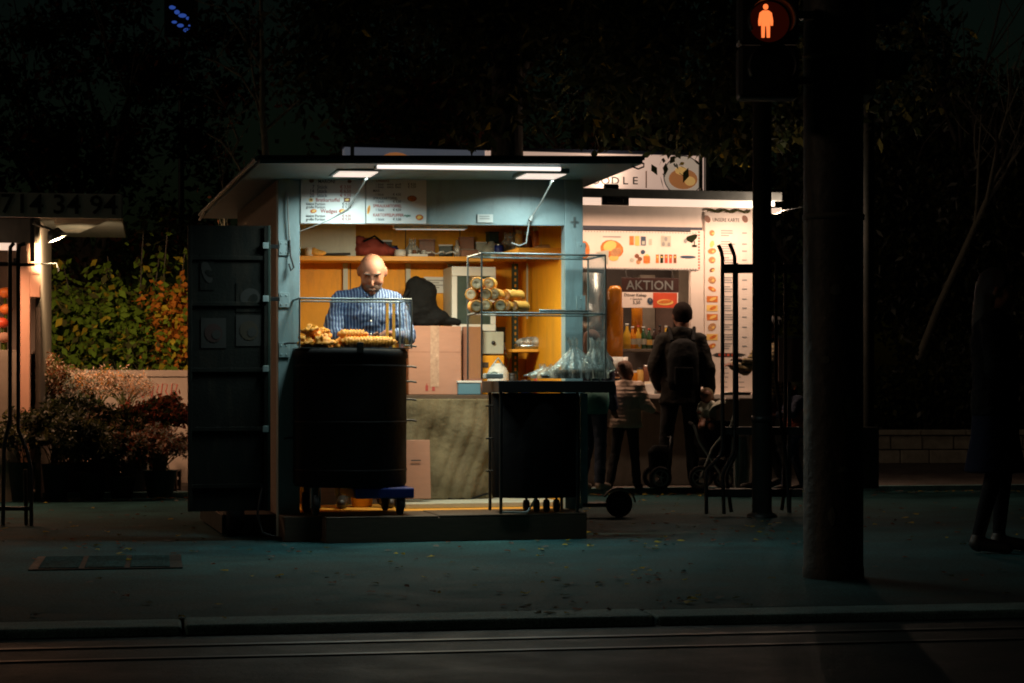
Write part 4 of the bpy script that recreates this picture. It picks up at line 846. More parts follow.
A, z = sx_(692, 240); mb.add([(A-.07, -.0325, z), (A-.05, -.0325, z+.035), (A+.03, -.0325, z+.06), (A+.06, -.0325, z+.055), (A+.05, -.0325, z+.02), (A, -.0325, z-.03)], [(0,1,2,3,4,5)], 8)
SR(692, 697, 245, 247, 8); SR(694, 695, 241, 247, 8); SD(685.5, 241, 1.8, 2.2, 0, 0, -.0335)
SD(688, 257, 8.5, 1.5, 6)
sp('banner_print', mb, ('ink_grey', 'print_red', 'print_brown', 'print_orange', 'print_yellow', 'bread', 'ink_blue', 'cream_panel', 'leaf_dark', 'print_red'), bn, 0)
# sale sign
q0, q1 = sa(622, -.1), sa(678, -.1)
mb = MB(); mb.box(q0, q1, -.11, -.10, sz(650, 308, -.1), sz(650, 292, -.1)-.002); mb.box(q0-.005, q1+.005, -.113, -.10, sz(650, 292, -.1), sz(650, 278, -.1), 1); sg = sp('offer_sign', mb, ('stand_white', 'brown_board'), bevel=.002)
mb = MB(); A, z = S.az(650, 289.6, -.113); mb.text('AKTION', A, z-GP, .13, -.115, 0, 'CENTER')
sp('lettering', mb, ('steel_dull', 'ink_black'), sg, 0); mb = MB(); A, z = S.az(624, 296.3, -.11); mb.text('Döner Kebap', A, z-GP, .042, -.112, 1); mb.text('+ Getränk', A+.06, z-GP-.035, .03, -.112, 1); mb.text('5,50', A+.09, z-GP-.075, .045, -.112, 1)
sp('lettering', mb, ('steel_dull', 'ink_black'), sg, 0); mb = MB(); A, z = S.az(653, 308, -.11); B, z2 = S.az(677, 292.5, -.11); mb.rect(A, B, z-GP+.004, z2-GP-.004, -.112, 2)
mb.disc(((A+B)/2+.0, -.1135, (z+z2)/2-GP-.02), .085, .03, 14, 3); mb.disc(((A+B)/2, -.1145, (z+z2)/2-GP-.015), .07, .018, 14, 4, .1); mb.disc((A-.03, -.1145, (z+z2)/2-GP-.01), .03, .035, 10, 5, .3); mb.disc((A-.03, -.1155, (z+z2)/2-GP), .012, .015, 8, 0)
sp('offer_picture', mb, ('steel_dull', 'ink_black', 'print_red', 'print_yellow', 'print_orange', 'ink_blue'), sg, 0)
mb = MB()
for x in (q0+.05, q1-.05): mb.tube([(x, -.105, sz(650, 278, -.1)), (x, -.02, sz(650, 268))], .004, 5)
sp('sign_wire', mb, 'black_metal', sg, 0)
# hood, shelves inside
mb = MB(); h0, h1 = sa(560, .5), sa(612, .5); mb.loft([(((h0+h1)/2, .9, sz(600, 330, .5)), (h1-h0)/2, .3), (((h0+h1)/2, .9, sz(600, 318, .5)), (h1-h0)/2, .32), (((h0+h1)/2, .9, sz(600, 272, .5)), (h1-h0)/2*.98, .3)], 40); sp('extractor_hood', mb, 'steel', bevel=0)
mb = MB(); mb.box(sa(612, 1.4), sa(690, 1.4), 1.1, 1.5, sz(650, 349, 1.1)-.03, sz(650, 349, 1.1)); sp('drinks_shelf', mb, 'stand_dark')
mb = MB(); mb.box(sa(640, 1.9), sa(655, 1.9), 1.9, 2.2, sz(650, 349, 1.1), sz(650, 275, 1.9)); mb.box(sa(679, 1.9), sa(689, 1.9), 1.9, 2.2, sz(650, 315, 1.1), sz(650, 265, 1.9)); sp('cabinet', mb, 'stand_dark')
mb = MB(); mb.box(sa(658, 2), sa(676, 2), 2.1, 2.22, sz(650, 340, 1.9), sz(650, 300, 1.9)); sp('wall_panel', mb, 'concrete_pink')
mb = MB(); mb.box(sa(612, .6), sa(690, .6), .5, 1.0, zct-.04, zct+.12); sp('prep_counter', mb, 'steel_dull')
mb = MB(); mb.box(AL+.5, -.4, .9, .96, zR1-.07, zR1-.02); sp('ceiling_tube', mb, 'lamp_bright')
# column shaped dispensers
def sth(name, label, cat, px, z, b, group=None): return kth(name, label, cat, px, z+GP, b, group, fr=S)
for i, (px, b_, r_, y0, y1) in enumerate(((615, 1.0, .085, 346, 286), (637, 1.25, .06, 349, 296))):
    z = sz(px, y0, b_) if False else sz(650, 349, 1.1)+.001
    if i == 0: z = zct+.121; b_ = .8
    h = sz(px, y1, b_)-z; t = sth('juice_dispenser', ('tall glowing orange drink dispenser column beside the steel hood', 'narrower orange drink column standing left of the sale sign')[i], 'dispenser', px, z, b_)
    mb = MB(); mb.lathe([(0, .08), (r_, .08), (r_, h-.05), (r_*.6, h), (0, h)], n=24); mb.build('tank', MATS['bottle_orange'], t)
    mb = MB(); mb.lathe([(0, 0), (r_*1.1, 0), (r_*1.1, .079), (0, .079)], n=20); mb.tube([(0, -r_, .05), (0, -r_-.05, .03)], .012, 8); mb.build('tap_base', MATS['steel'], t)
def bottle(label, px, z, b, h, r, m, capm='white_plastic', lab='cream_panel'):
    t = sth('bottle', label, 'bottle', px, z, b, 'bottles on the stand drinks shelf'); mb = MB(); mb.lathe([(0, 0), (r, 0), (r, h*.58), (r*.42, h*.76), (r*.38, h*.93), (0, h*.93)], n=14); mb.build('bottle_body', MATS[m], t)
    mb = MB(); mb.lathe([(r*.5, h*.931), (r*.5, h), (0, h)], n=10); mb.build('bottle_cap', MATS[capm], t); mb = MB(); mb.lathe([(r*1.02, h*.2), (r*1.02, h*.45)], n=14); mb.build('bottle_label', MATS[lab], t)
zsf = sz(650, 349, 1.1)+.001
for px, h, r_, m, cm, lb, lab in ((627, .27, .042, 'bottle_yellow', 'white_plastic', 'bottle_yellow', 'first yellow bottle from the left on the stand shelf'), (632.5, .24, .036, 'bottle_orange', 'white_plastic', 'cream_panel', 'orange bottle with a pale label beside the first yellow bottle'),
        (638, .25, .036, 'bottle_yellow', 'print_red', 'cream_panel', 'yellow bottle with red cap in the middle of the shelf'), (643.5, .24, .034, 'glass_green', 'white_plastic', 'cream_panel', 'green bottle with pale label left of the man'),
        (649, .22, .034, 'glass_green', 'print_red', 'print_yellow', 'second green bottle with a yellow label'), (654.5, .22, .034, 'bottle_dark', 'ink_black', 'cream_panel', 'dark bottle with pale label near the man'),
        (660, .26, .032, 'bottle_dark', 'ink_black', 'print_red', 'dark bottle with red label near the man'), (666, .25, .032, 'bottle_yellow', 'white_plastic', 'cream_panel', 'yellow bottle almost hidden by the man')):
    bottle(lab, px, zsf, 1.2, h, r_, m, cm, lb)
for i, (px, m, cm) in enumerate(((607, 'bottle_dark', 'white_plastic'), (612.5, 'print_red', 'white_plastic'), (629, 'cream_panel', 'print_red'), (634, 'bottle_orange', 'white_plastic'), (640, 'print_yellow', 'ink_black'), (646, 'print_brown', 'steel'), (652, 'white_plastic', 'print_orange'), (658, 'bottle_dark', 'print_red'))):
    t = sth('sauce_jar', '%s sauce jar on the prep counter inside the noodle stand, %s' % (('dark', 'red', 'pale', 'orange', 'yellow', 'brown', 'white', 'black')[i], ('leftmost', 'second from left', 'third from left', 'fourth from left', 'fifth from left', 'sixth from left', 'under the sale sign', 'next to the man')[i]), 'jar', px, zct+.121, .72, 'sauce jars in the noodle stand')
    h = .10+.03*(i % 3); mb = MB(); mb.lathe([(0, 0), (.036, 0), (.04, .01), (.04, h-.02), (.03, h)], n=14); mb.build('jar_body', MATS[m], t); mb = MB(); mb.lathe([(.032, h+.001), (.032, h+.02), (0, h+.02)], n=12); mb.build('jar_lid', MATS[cm], t)
for i, px in enumerate((613, 618.5, 624)):
    t = sth('cup_stack', ('left stack of white and dark cups on the stand', 'middle stack of white and dark cups on the stand', 'right stack of white and dark cups on the stand')[i], 'cups', px, zct+.121, .6, 'stacks of cups on the stand')
    mb = MB(); mb.lathe([(0, .14), (.035, .14), (.042, .26), (0, .26)], n=14); mb.build('cup', MATS['white_plastic'], t); mb = MB(); mb.lathe([(0, 0), (.04, 0), (.046, .139), (0, .139)], n=14); mb.build('holder', MATS['bottle_dark'], t)
# pizza/food on the counter
for i, (px, w_, m, lab) in enumerate(((604, .1, 'bread', 'round bread on the stand counter below the steel hood'), (617, .09, 'print_orange', 'orange filled tray on the stand counter'), (640, .1, 'fried', 'tray of fried food on the stand counter above the child'), (598, .07, 'cream_panel', 'white bowl on the stand counter beside the bread'))):
    t = sth('food_tray', lab, 'food tray', px, zct+.001, .05); mb = MB(); mb.box(-w_, w_, -.07, .07, 0, .025); mb.build('tray', MATS['steel_dull'], t, bevel=.005); mb = MB()
    for k in range(5): mb.sph((-w_*.7+k*w_*.35, 0, .045), (w_*.25, .05, .03), 10)
    mb.build('food', MATS[m], t)
t = sth('napkin_box', 'white napkin box on the stand counter left of the man', 'napkin box', 648, zct+.001, -.05); mb = MB(); mb.box(-.05, .05, -.06, .06, 0, .1); mb.build('napkin_case', MATS['white_plastic'], t, bevel=.006); mb = MB(); mb.box(-.03, .03, -.02, .02, .101, .125); mb.build('napkins', MATS['cream'], t)
t = sth('glass_display', 'glass food display on the stand counter beside the white bowl', 'display', 603, zct+.001, .25)
mb = MB(); mb.box(-.2, .2, -.0, .01, 0.03, .42); mb.box(-.2, .2, 0.02, .3, .425, .432); mb.build('glass', MATS['pane'], t); mb = MB(); mb.box(-.2, .2, .0, .3, 0, .028); mb.build('base', MATS['steel'], t); mb = MB(); [mb.sph((-.12+k*.08, .14, .2), (.04, .05, .035), 10) for k in range(4)]; mb.box(-.19, .19, .05, .25, .16, .17); mb.build('display_food', MATS['bread'], t)
# ---- roof sign
RB = -.3; r0, r1 = sa(345, RB), sa(704, RB); rz0, rz1 = sz(600, 197, RB)-.0, sz(600, 153.5, RB)
sgn = thing('roof_sign', 'long lit roof sign reading NOODLE with round food pictures at its ends', 'sign', S.W(0, RB, GP), S.th)
asp = sa(485, RB)
mb = MB(); mb.box(asp+.003, r1, 0, .2, rz0, rz1); mb.build('sign_face', MATS['sign_white'], sgn, bevel=.003)
mb = MB(); mb.box(r0, asp, 0, .2, rz0, rz1); mb.build('sign_face', MATS['sign_cool'], sgn, bevel=.003)
mb = MB(); mb.box(r0-.02, r1+.01, -.02, .22, rz1+.002, rz1+.035); mb.build('top_frame', MATS['stand_blue'], sgn, bevel=.003)
mb = MB(); mb.box(r0, r1, -.008, -.001, sz(600, 191, RB), sz(600, 190, RB)); mb.build('base_line', MATS['stand_dark'], sgn)
for px in (700, 706.5, 352): A = sa(px, RB); mb = MB(); mb.box(A-.018, A+.018, -.03, -.009, rz0-.06, rz1+.04); mb.build('frame_post', MATS['steel_dull'], sgn)
for y in (155, 190): mb = MB(); mb.sph((sa(700, RB), -.045, sz(700, y, RB)), .018, 8); mb.build('frame_light', MATS['steel'], sgn)  # small steel balls standing in for the lights on the frame post
mb = MB(); 
for k_, ch in enumerate('NOODLE'): A, z = S.az(585.5+k_*9.9, 184.3, RB); mb.text(ch, A, z-GP, .105, -.003, 0, 'CENTER', sx=1.15)
sp('sign_lettering', mb, ('ink_black',), sgn, 0); mb = MB(); A = sa(645.5, RB); mb.rect(A, A+.012, sz(645, 188, RB), sz(645, 171, RB), -.003, 3)
def bowl(px, py, r):
    A, z = S.az(px, py, RB); z -= GP; mb.disc((A, -.003, z), r*1.10, r*1.10, 28, 1); mb.disc((A, -.0045, z), r*1.05, r*1.05, 28, 2); mb.disc((A+.0, -.006, z-.03), r*.8, r*.55, 20, 4); mb.disc((A-.02, -.0075, z+.05), r*.35, r*.22, 16, 5); mb.disc((A+.07, -.008, z-.05), r*.3, r*.25, 16, 6); mb.disc((A-.08, -.009, z-.02), r*.3, r*.2, 14, 3)
sp('divider_line', mb, ('ink_black', 'stand_dark', 'cream', 'bread'), sgn, 0); mb = MB(); bowl(683, 176, .185); sp('bowl_picture', mb, ('ink_black', 'ink_blue', 'lit_cream', 'lit_brown', 'lit_brown', 'lit_yellow', 'lit_yellow'), sgn, 0); mb = MB()
for px in (399, 640+0*1): pass
A, z = S.az(396, 157.5, RB); mb.disc((A, -.003, z-GP-.05), .16, .1, 16, 5); mb.disc((A, -.0045, z-GP-.05), .1, .05, 14, 4)
sp('bread_picture', mb, ('ink_black', 'ink_blue', 'lit_cream', 'lit_brown', 'lit_brown', 'lit_brown', 'lit_yellow'), sgn, 0)
# sign uplights on the roof
t = thing('sign_uplight', 'small bright floodlight on the stand roof shining up at the roof sign', 'floodlight', S.W(sa(611, -.55), -.55, zR1+.055+GP), S.th)
mb = MB(); mb.obox((0, 0, .035), (.14, .05, .04), Matrix.Rotation(R(-35), 3, 'X')); mb.build('housing', MATS['black_metal'], t); mb = MB(); mb.obox((0, .02, .06), (.12, .035, .006), Matrix.Rotation(R(-35), 3, 'X')); mb.build('lens', MATS['lamp_bright'], t)
UPL = S.W(sa(611, -.55), -.50, zR1+GP+.14)

# flood lamp on the pole
YPOL = 15.75
t = thing('steel_pole', 'dark round steel pole standing on the pavement behind the black metal rack', 'pole', Vector(((762-CX)/F*YPOL, YPOL, 0)))
mb = MB(); mb.tube([(0, 0, 0), (0, 0, 5.5)], [.078, .07], 20); mb.build('pole_shaft', MATS['door_paint'], t); mb = MB(); mb.lathe([(.12, 0), (.12, .02), (.08, .04)], n=20); mb.build('base_plate', MATS['black_metal'], t)
mb = MB(); mb.lathe([(.079, .75), (.084, .75), (.084, .8), (.079, .8)], n=20); mb.build('band', MATS['black_metal'], t)
fl = P(775, 211, 19.3); t = thing('flood_lamp', 'small glaring lamp with a thin arm right of the noodle stand roof', 'lamp', fl, 0)
mb = MB(); mb.tube([(-.12, 0, -.02), (-.02, 0, -.0), (.12, .02, .02), (.34, .05, .06)], .008, 6); mb.build('arm', MATS['steel'], t); mb = MB(); mb.sph((0, 0, 0), (.06, .035, .03), 12); mb.build('bulb', MATS['lamp_bright'], t); mb = MB(); mb.box(-.07, .07, .0, .05, .03, .045); mb.build('shade', MATS['black_metal'], t)
mb = MB(); mb.tube([(.34, .05, .06), (.36, .05, -2.3)], .03, 10); mb.build('support_post', MATS['black_metal'], t)
t.location.z = fl.z

# ================================================================ LEFT STAND
Q = Frame(40, 18.0, 10)
lf = thing('flower_stand', 'dark roofed flower stand with a lit peach wall and a phone number fascia', 'flower stand', (Q.O.x, Q.O.y, 0), Q.th)
def qa(px, b=0): return Q.az(px, 400, b)[0]
def qz(px, py, b=0): return Q.az(px, py, b)[1]
def qp(name, mb, m, parent=lf, bevel=.004): return mb.build(name, [MATS[x] for x in (m if isinstance(m, tuple) else (m,))], parent, bevel=bevel)
zt_ = qz(30, 219); mb = MB(); mb.box(qa(18), qa(30), 0, .12, 0, qz(30, 243)); mb.box(qa(30)+.001, 0, 0, .12, qz(30, 297), qz(30, 243)); qp('corner_panel', mb, 'peach_panel')
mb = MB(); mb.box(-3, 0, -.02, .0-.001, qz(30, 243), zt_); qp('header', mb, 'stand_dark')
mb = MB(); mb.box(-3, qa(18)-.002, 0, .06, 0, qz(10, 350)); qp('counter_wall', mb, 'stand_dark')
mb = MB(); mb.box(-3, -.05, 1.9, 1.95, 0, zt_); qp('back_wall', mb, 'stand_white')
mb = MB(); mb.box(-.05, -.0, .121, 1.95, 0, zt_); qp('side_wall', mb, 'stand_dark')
mb = MB(); mb.box(-3, qa(121, -.6), -.6, 2.1, zt_+.002, zt_+.05); qp('roof', mb, 'grey_paint_dark')
zs0_, zs1_ = qz(60, 218, -.62), qz(60, 193.5, -.62); z0_ = zs0_
mb = MB(); mb.box(-3, qa(121.5, -.62), -.65, -.601, zs0_, zs1_); fs = qp('fascia_sign', mb, 'white_board'); fs['label'] = 'dark fascia board with the phone number in black figures'
mb = MB(); A, z = Q.az(118, 214.3, -.65); mb.text('01/714 34 94', A, z, .235, -.653, 0, 'RIGHT', sx=1.05); qp('lettering', mb, 'ink_black', fs, 0)
mb = MB(); A = qa(121.5, -.62); mb.box(A+.001, A+.012, -.652, -.6, zs0_, zs1_); qp('end_trim', mb, 'steel_dull', fs, 0)
mb = MB(); A0_ = qa(52, -.5); A1_ = qa(120, -.55); mb.add([(A0_, -.59, zt_-.004), (A1_, -.59, zt_-.004), (A0_+.2, .5, zt_-.08), (A0_, .5, zt_-.08)], [(0,1,2,3)]); qp('awning_cloth', mb, 'grey_paint_dark', lf, 0)
mb = MB(); mb.tube([(-.06, -.10, zt_), (-.06, -.10, qz(32, 262))], .02, 8); mb.tube([(-.06, -.1, qz(34, 265)), (.15, -.12, qz(40, 264)), (.17, -.12, qz(48, 272))], .008, 6); qp('awning_bracket', mb, 'black_metal', lf, 0)
mb = MB(); mb.box(-1.6, qa(16, -.5), -.52, -.47, qz(0, 250, -.5), qz(0, 243, -.5)); qp('lamp_panel', mb, 'lamp_bright', lf, 0)
mb = MB(); mb.box(qa(17.9)-.04, qa(17.9), -.01, .0, qz(10, 262), qz(10, 258)); mb.box(-3, qa(18)-.01, -.01, .0, qz(10, 266), qz(10, 262)); qp('window_rail', mb, 'black_metal')
mb = MB(); mb.box(-3, -.06, .2, 1.9, qz(10, 350)-.03, qz(10, 350)); qp('display_shelf', mb, 'stand_white')
for i, (px, py, c) in enumerate(((5, 291, 'print_orange'), (6, 308, 'print_orange'), (2, 322, 'print_red'), (4, 337, 'leaf_pink'))):
    z = qz(px, 350)+.001; ztp = qz(px, py); t = kth('flower_bunch', ('upper round orange blossom in the lit window of the left stand', 'lower round orange blossom in the lit window of the left stand', 'red blossom low in the lit window of the left stand', 'pink blossom just above the window ledge of the left stand')[i], 'flower', px, z, .35-.05*i, fr=Q)
    mb = MB(); mb.tube([(0, 0, 0), (0, 0, ztp-z)], .012, 6); mb.build('stem', MATS['leaf_green'], t); mb = MB(); mb.sph((0, 0, ztp-z), (.06, .05, .05), 12); mb.build('blossom', MATS[c], t)

t = thing('spot_lamp', 'small warm spot lamp on a bracket under the flower stand fascia', 'lamp', Q.W(qa(56, -.3), -.3, qz(56, 236, -.3)), Q.th)
mb = MB(); mb.tube([(-.20, 0, .11), (-.05, 0, .06), (0, 0, .02)], .012, 8); mb.build('arm', MATS['steel_dull'], t)
mb = MB(); mb.lathe([(0, .06), (.05, .06), (.10, -.03), (.095, -.03), (.0, .045)], n=18, M=Matrix.Rotation(R(-25), 3, 'Y')); mb.build('lamp_shade', MATS['steel_dull'], t)
SPOT = Q.W(qa(56, -.3)+.0, -.30, qz(56, 236, -.3)-.05)

# ================================================================ STREET FURNITURE
# bare street column
YC = 10.5-.0; cxp = Vector(((833.3-CX)/F*(YC+.15), YC+.15, 0))
t = thing('street_column', 'thick dark round column with torn poster scraps in the right foreground', 'column', cxp, 0)
mb = MB(); rC = .158; mb.lathe([(rC+.004, 0), (rC+.004, .05), (rC, .06), (rC, 6.0)], n=40, jit=.002); mb.build('column_shaft', MATS['column_mat'] if 'column_mat' in MATS else mat('column_mat', (.010,.011,.010), .6, var=.5, dirt=.6, bump=.4, bscale=18), t)
def scrap(px, py, w_, h_, m):
    A = math.asin(max(-1, min(1, ((px-832.5)/F*YC)/rC))); z = CAMH-(py-CY)/F*YC; mb = MB(); vs = []; n = 9
    rr = random.Random(int(px*7+py))
    for k in range(n):
        q = 2*PI*k/n; u = A+w_*math.cos(q)*rr.uniform(.6, 1.1)/rC; zz = z+h_*math.sin(q)*rr.uniform(.6, 1.1); vs.append(((rC+.005)*math.sin(u), -(rC+.005)*math.cos(u), zz))
    vs.append(((rC+.007)*math.sin(A), -(rC+.007)*math.cos(A), z)); mb.add(vs, [(k, (k+1) % n, n) for k in range(n)]); mb.build('poster_scrap', MATS[m], t)
mat('scrap_mat', (.10,.10,.085), .8, var=.4)
for px, py, w_, h_ in ((830, 290, .03, .045), (843, 268, .035, .02), (826, 516, .02, .06), (845, 410, .04, .09), (820, 360, .03, .03), (850, 200, .02, .05), (838, 470, .035, .02)): scrap(px, py, w_, h_, 'scrap_mat')
mb = MB(); mb.lathe([(rC+.003, 1.9), (rC+.006, 1.9), (rC+.006, 1.93), (rC+.003, 1.93)], n=32); mb.lathe([(rC+.003, 2.75), (rC+.006, 2.75), (rC+.006, 2.78), (rC+.003, 2.78)], n=32); mb.build('strap', MATS['scrap_mat'], t)
# pedestrian light
YS = 10.35
t = thing('pedestrian_light', 'black pedestrian signal showing a glowing red standing man, fixed to the column', 'traffic light', P(769, 98, YS), 0)
s = YS/F; W_ = 30*s; H_ = .56
mb = MB(); mb.box(-W_, W_, 0, .16, 0, .275); mb.box(-W_, W_, 0, .16, .28, .28+.275); mb.build('housing', MATS['black_plastic'], t, bevel=.02)
mb = MB()
zL1 = (98-22)*s; zL2 = (98-68)*s
for z in (zL1, zL2): mb.lathe([(.108, 0), (.112, 0), (.112, .012), (.108, .012)], (0, -.001, z), 28, 0, Matrix.Rotation(PI/2, 3, 'X'))
mb.build('lens_ring', MATS['black_plastic'], t)
for z in (zL1, zL2):
    mb = MB(); vs = []; n = 20
    for k in range(n+1):
        q = -.5+(PI+1.0)*k/n; vs += [(.112*math.cos(q), -.002, z+.112*math.sin(q)), (.116*math.cos(q), -.17, z+.112*math.sin(q)-.01)]
    mb.add(vs, [(2*k, 2*k+1, 2*k+3, 2*k+2) for k in range(n)], 0, True); o = mb.build('visor', MATS['black_plastic'], t); m_ = o.modifiers.new('s', 'SOLIDIFY'); m_.thickness = .003
mat('red_glow', (.03,.003,.002), .5, spec=.1, emit=(1,.08,.02), estr=.012); mat('red_man', (1,.2,.05), .4, emit=(1,.19,.045), estr=1.35)
mb = MB(); mb.disc((0, -.004, zL1), .105, .105, 28); mb.build('lens', MATS['red_glow'], t)
mb = MB(); mb.disc((0, -.004, zL2), .105, .105, 28); mb.build('lens', MATS['bottle_dark'], t)
mb = MB(); ox, k_ = -3.5*s, s*.98
def pg(pts): mb.add([(ox+x*k_, -.007, zL1+(2-y)*k_+.0) for x, y in pts], [tuple(range(len(pts)))])
mb.disc((ox, -.007, zL1+(2+13.2)*k_), 2.7*k_, 3.0*k_, 16)
pg([(-3, -9.6), (3, -9.6), (6.3, -7), (7.6, 1), (7.4, 6), (4.9, 6), (4.6, 2), (4.3, 18.2), (1.1, 18.2), (.6, 6.5), (-.6, 6.5), (-1.1, 18.2), (-4.3, 18.2), (-4.6, 2), (-4.9, 6), (-7.4, 6), (-7.6, 1), (-6.3, -7)])
mb.build('walking_figure', MATS['red_man'], t)
for z in (.08, .42): mb = MB(); mb.box(W_+.002, .24, .05, .11, z, z+.04); mb.build('bracket', MATS['black_metal'], t)
mb = MB(); mb.box(-W_, -W_*.35, -.02, -.0, -.012, -.002); mb.build('lower_lip', MATS['steel_dull'], t)
# sideways traffic light
t = thing('traffic_light', 'dark traffic signal seen from the side on the right of the column', 'traffic light', P(865, 95, 10.6), 0)
mb = MB(); mb.box(-.062, .06, 0, .3, 0, .95); mb.build('housing', MATS['green_box'] if 'green_box' in MATS else mat('green_box', (.06,.075,.055), .5, var=.2, dirt=.4), t, bevel=.01)
mb = MB(); mb.box(-.003, .003, -.004, -.001, .01, .94); mb.build('seam', MATS['black_metal'], t)
for z in (.40, .16): mb = MB(); mb.box(.061, .09, .05, .09, z-.02, z+.02); mb.build('hinge', MATS['grey_paint_dark'], t)
for z in (.16, .46, .76):
    mb = MB(); M = Matrix.Rotation(PI/2, 3, 'Y'); vs = []; n = 18
    for k in range(n+1):
        q = -.35+(PI+.7)*k/n; L_ = .24-.09*abs(math.sin(q*.5-PI/4)); vs += [(.0625, .15+.10*math.cos(q), z+.10*math.sin(q)), (.0625+L_, .15+.105*math.cos(q), z+.10*math.sin(q)-.01)]
    mb.add(vs, [(2*k, 2*k+1, 2*k+3, 2*k+2) for k in range(n)], 0, True); o = mb.build('visor', MATS['visor_mat'] if 'visor_mat' in MATS else mat('visor_mat', (.03,.08,.10), .4), t); m_ = o.modifiers.new('s', 'SOLIDIFY'); m_.thickness = .004
# cabinet post behind the column
YB_ = 19.5
t = thing('lamp_post', 'dark lamp post with a wider base box just right of the column', 'lamp post', Vector(((868-CX)/F*YB_, YB_, .05)), 0)
mb = MB(); mb.tube([(0, 0, .6), (0, 0, 6.5)], [.062, .055], 16); mb.build('post_shaft', MATS['door_paint'], t); mb = MB(); mb.box(-.075, .095, -.07, .09, 0, .60); mb.build('base_box', MATS['black_metal'], t, bevel=.01)
# black racks
def rack(label, x0, Yr, paths, bars, grp='black metal racks'):
    t = thing('metal_rack', label, 'rack', Vector(((x0-CX)/F*Yr, Yr, 0)), 0, grp)
    def q(px, py, dy=0): return ((px-x0)/F*Yr, dy, CAMH-(py-CY)/F*Yr)
    for pts, dy in paths:
        mb = MB(); p = [Vector(q(a, b, dy)) for a, b in pts]; mb.tube(p, .0155, 8); mb.build('upright', MATS['black_metal'], t)
    for a0, a1_, y0, y1, dy in bars:
        p0 = q(a0, y0, dy); p1 = q(a1_, y1, dy); mb = MB(); mb.box(p0[0], p1[0], dy-.02, dy+.02, p1[2], p0[2]); mb.build('rail', MATS['black_metal'], t, bevel=.004)
    return t
rack('tall black metal rack with bent uprights and crossbars, in front of the menu board', 722, 15.9,
     [([(718.5, 245), (721.5, 252), (722.5, 258), (722.5, 449), (720, 456), (707, 470), (706, 476), (706.5, 514)], 0), ([(730, 243), (733, 250), (735, 256), (735, 448), (733, 455), (724, 471), (723, 477), (724.5, 514)], .03), ([(738, 262), (738.5, 449), (736, 458), (729, 472), (728, 478), (733, 513)], .12), ([(787, 262), (787, 400), (786, 470), (786, 490), (783.5, 511)], .1), ([(776, 262), (776, 380), (787, 470), (789, 512)], .0)],
     [(722, 803, 273, 264, 0.02), (722, 803, 435, 427, .04), (705, 803, 497, 489, .04)])
rack('tall black metal rack in front of the flower stand, at the left edge', 10, 14.7,
     [([(14, 243), (10.5, 247), (10, 255), (10, 420), (4, 445), (3, 526)], 0), ([(24, 243), (18, 245), (17, 252), (17, 430), (26, 452), (30, 470), (30, 527)], .04), ([(22, 470), (23, 526)], .1)],
     [(-30, 34, 266, 263, 0.02), (-30, 31, 511, 507, .05)])
# wooden box on a stand
YW = 16.3
t = thing('wooden_box', 'brown wooden box on a thin leg between the steel pole and the column', 'box', Vector(((791-CX)/F*YW, YW, CAMH-(382-CY)/F*YW)), 0)
mb = MB(); w_ = 12.5/F*YW; mb.box(-w_, w_, 0, .2, 0, 44/F*YW); mb.build('box_body', MATS['plywood'] if False else MATS['cardboard_dark'], t, bevel=.006); mb = MB(); mb.box(-w_-.005, w_+.005, -.005, .205, 44/F*YW+.001, 44/F*YW+.02); mb.build('lid', MATS['plywood'], t)
mb = MB(); mb.box(-.015, .015, .08, .11, -(CAMH-(382-CY)/F*YW), -.001); mb.build('leg', MATS['black_metal'], t)
# scooter
YE = 15.75; rW = 13.5/F*YE
t = thing('kick_scooter', 'black electric kick scooter parked behind the drum table, rear wheel showing', 'scooter', Vector(((619-CX)/F*YE, YE, 0)), R(6))
def wheel(parent, x, y, z, r, w_, name='wheel', solid=False):
    M = Matrix.Rotation(PI/2, 3, 'X'); mb = MB(); mb.lathe([(r*.72, -w_/2), (r*.93, -w_/2), (r, -w_/4), (r, w_/4), (r*.93, w_/2), (r*.72, w_/2), (r*.72, -w_/2)], (x, y, z), 28, 0, M); o = mb.build(name, MATS['rubber'], parent)
    mb = MB(); mb.lathe([(r*.6, -w_*.3), (r*.715, -w_*.4), (r*.715, w_*.4), (r*.6, w_*.3)], (x, y, z), 28, 0, M); mb.tube([(x, y-w_*.7, z), (x, y+w_*.7, z)], r*.14, 10)
    for k in range(5): q = 2*PI*k/5; mb.tube([(x, y, z), (x+r*.65*math.cos(q), y, z+r*.65*math.sin(q))], r*.05, 6)
    if solid: mb.lathe([(0, -w_*.42), (r*.55, -w_*.42), (r*.7, -w_*.3), (r*.7, w_*.3), (r*.55, w_*.42), (0, w_*.42)], (x, y, z), 24, 0, M)
    mb.build('rim', MATS['black_metal' if solid else 'steel_dull'], o); return o
wheel(t, 0, 0, rW, rW, .05, solid=True); wheel(t, -.88, 0, rW, rW, .05, solid=True)
mb = MB(); vs = []; n = 16
for k in range(n+1):
    q = .1+2.6*k/n; vs += [((rW+.025)*math.cos(q), -.035, rW+(rW+.025)*math.sin(q)), ((rW+.025)*math.cos(q), .035, rW+(rW+.025)*math.sin(q))]
mb.add(vs, [(2*k, 2*k+1, 2*k+3, 2*k+2) for k in range(n)], 0, True); o = mb.build('fender', MATS['black_plastic'], t); m_ = o.modifiers.new('s', 'SOLIDIFY'); m_.thickness = .006
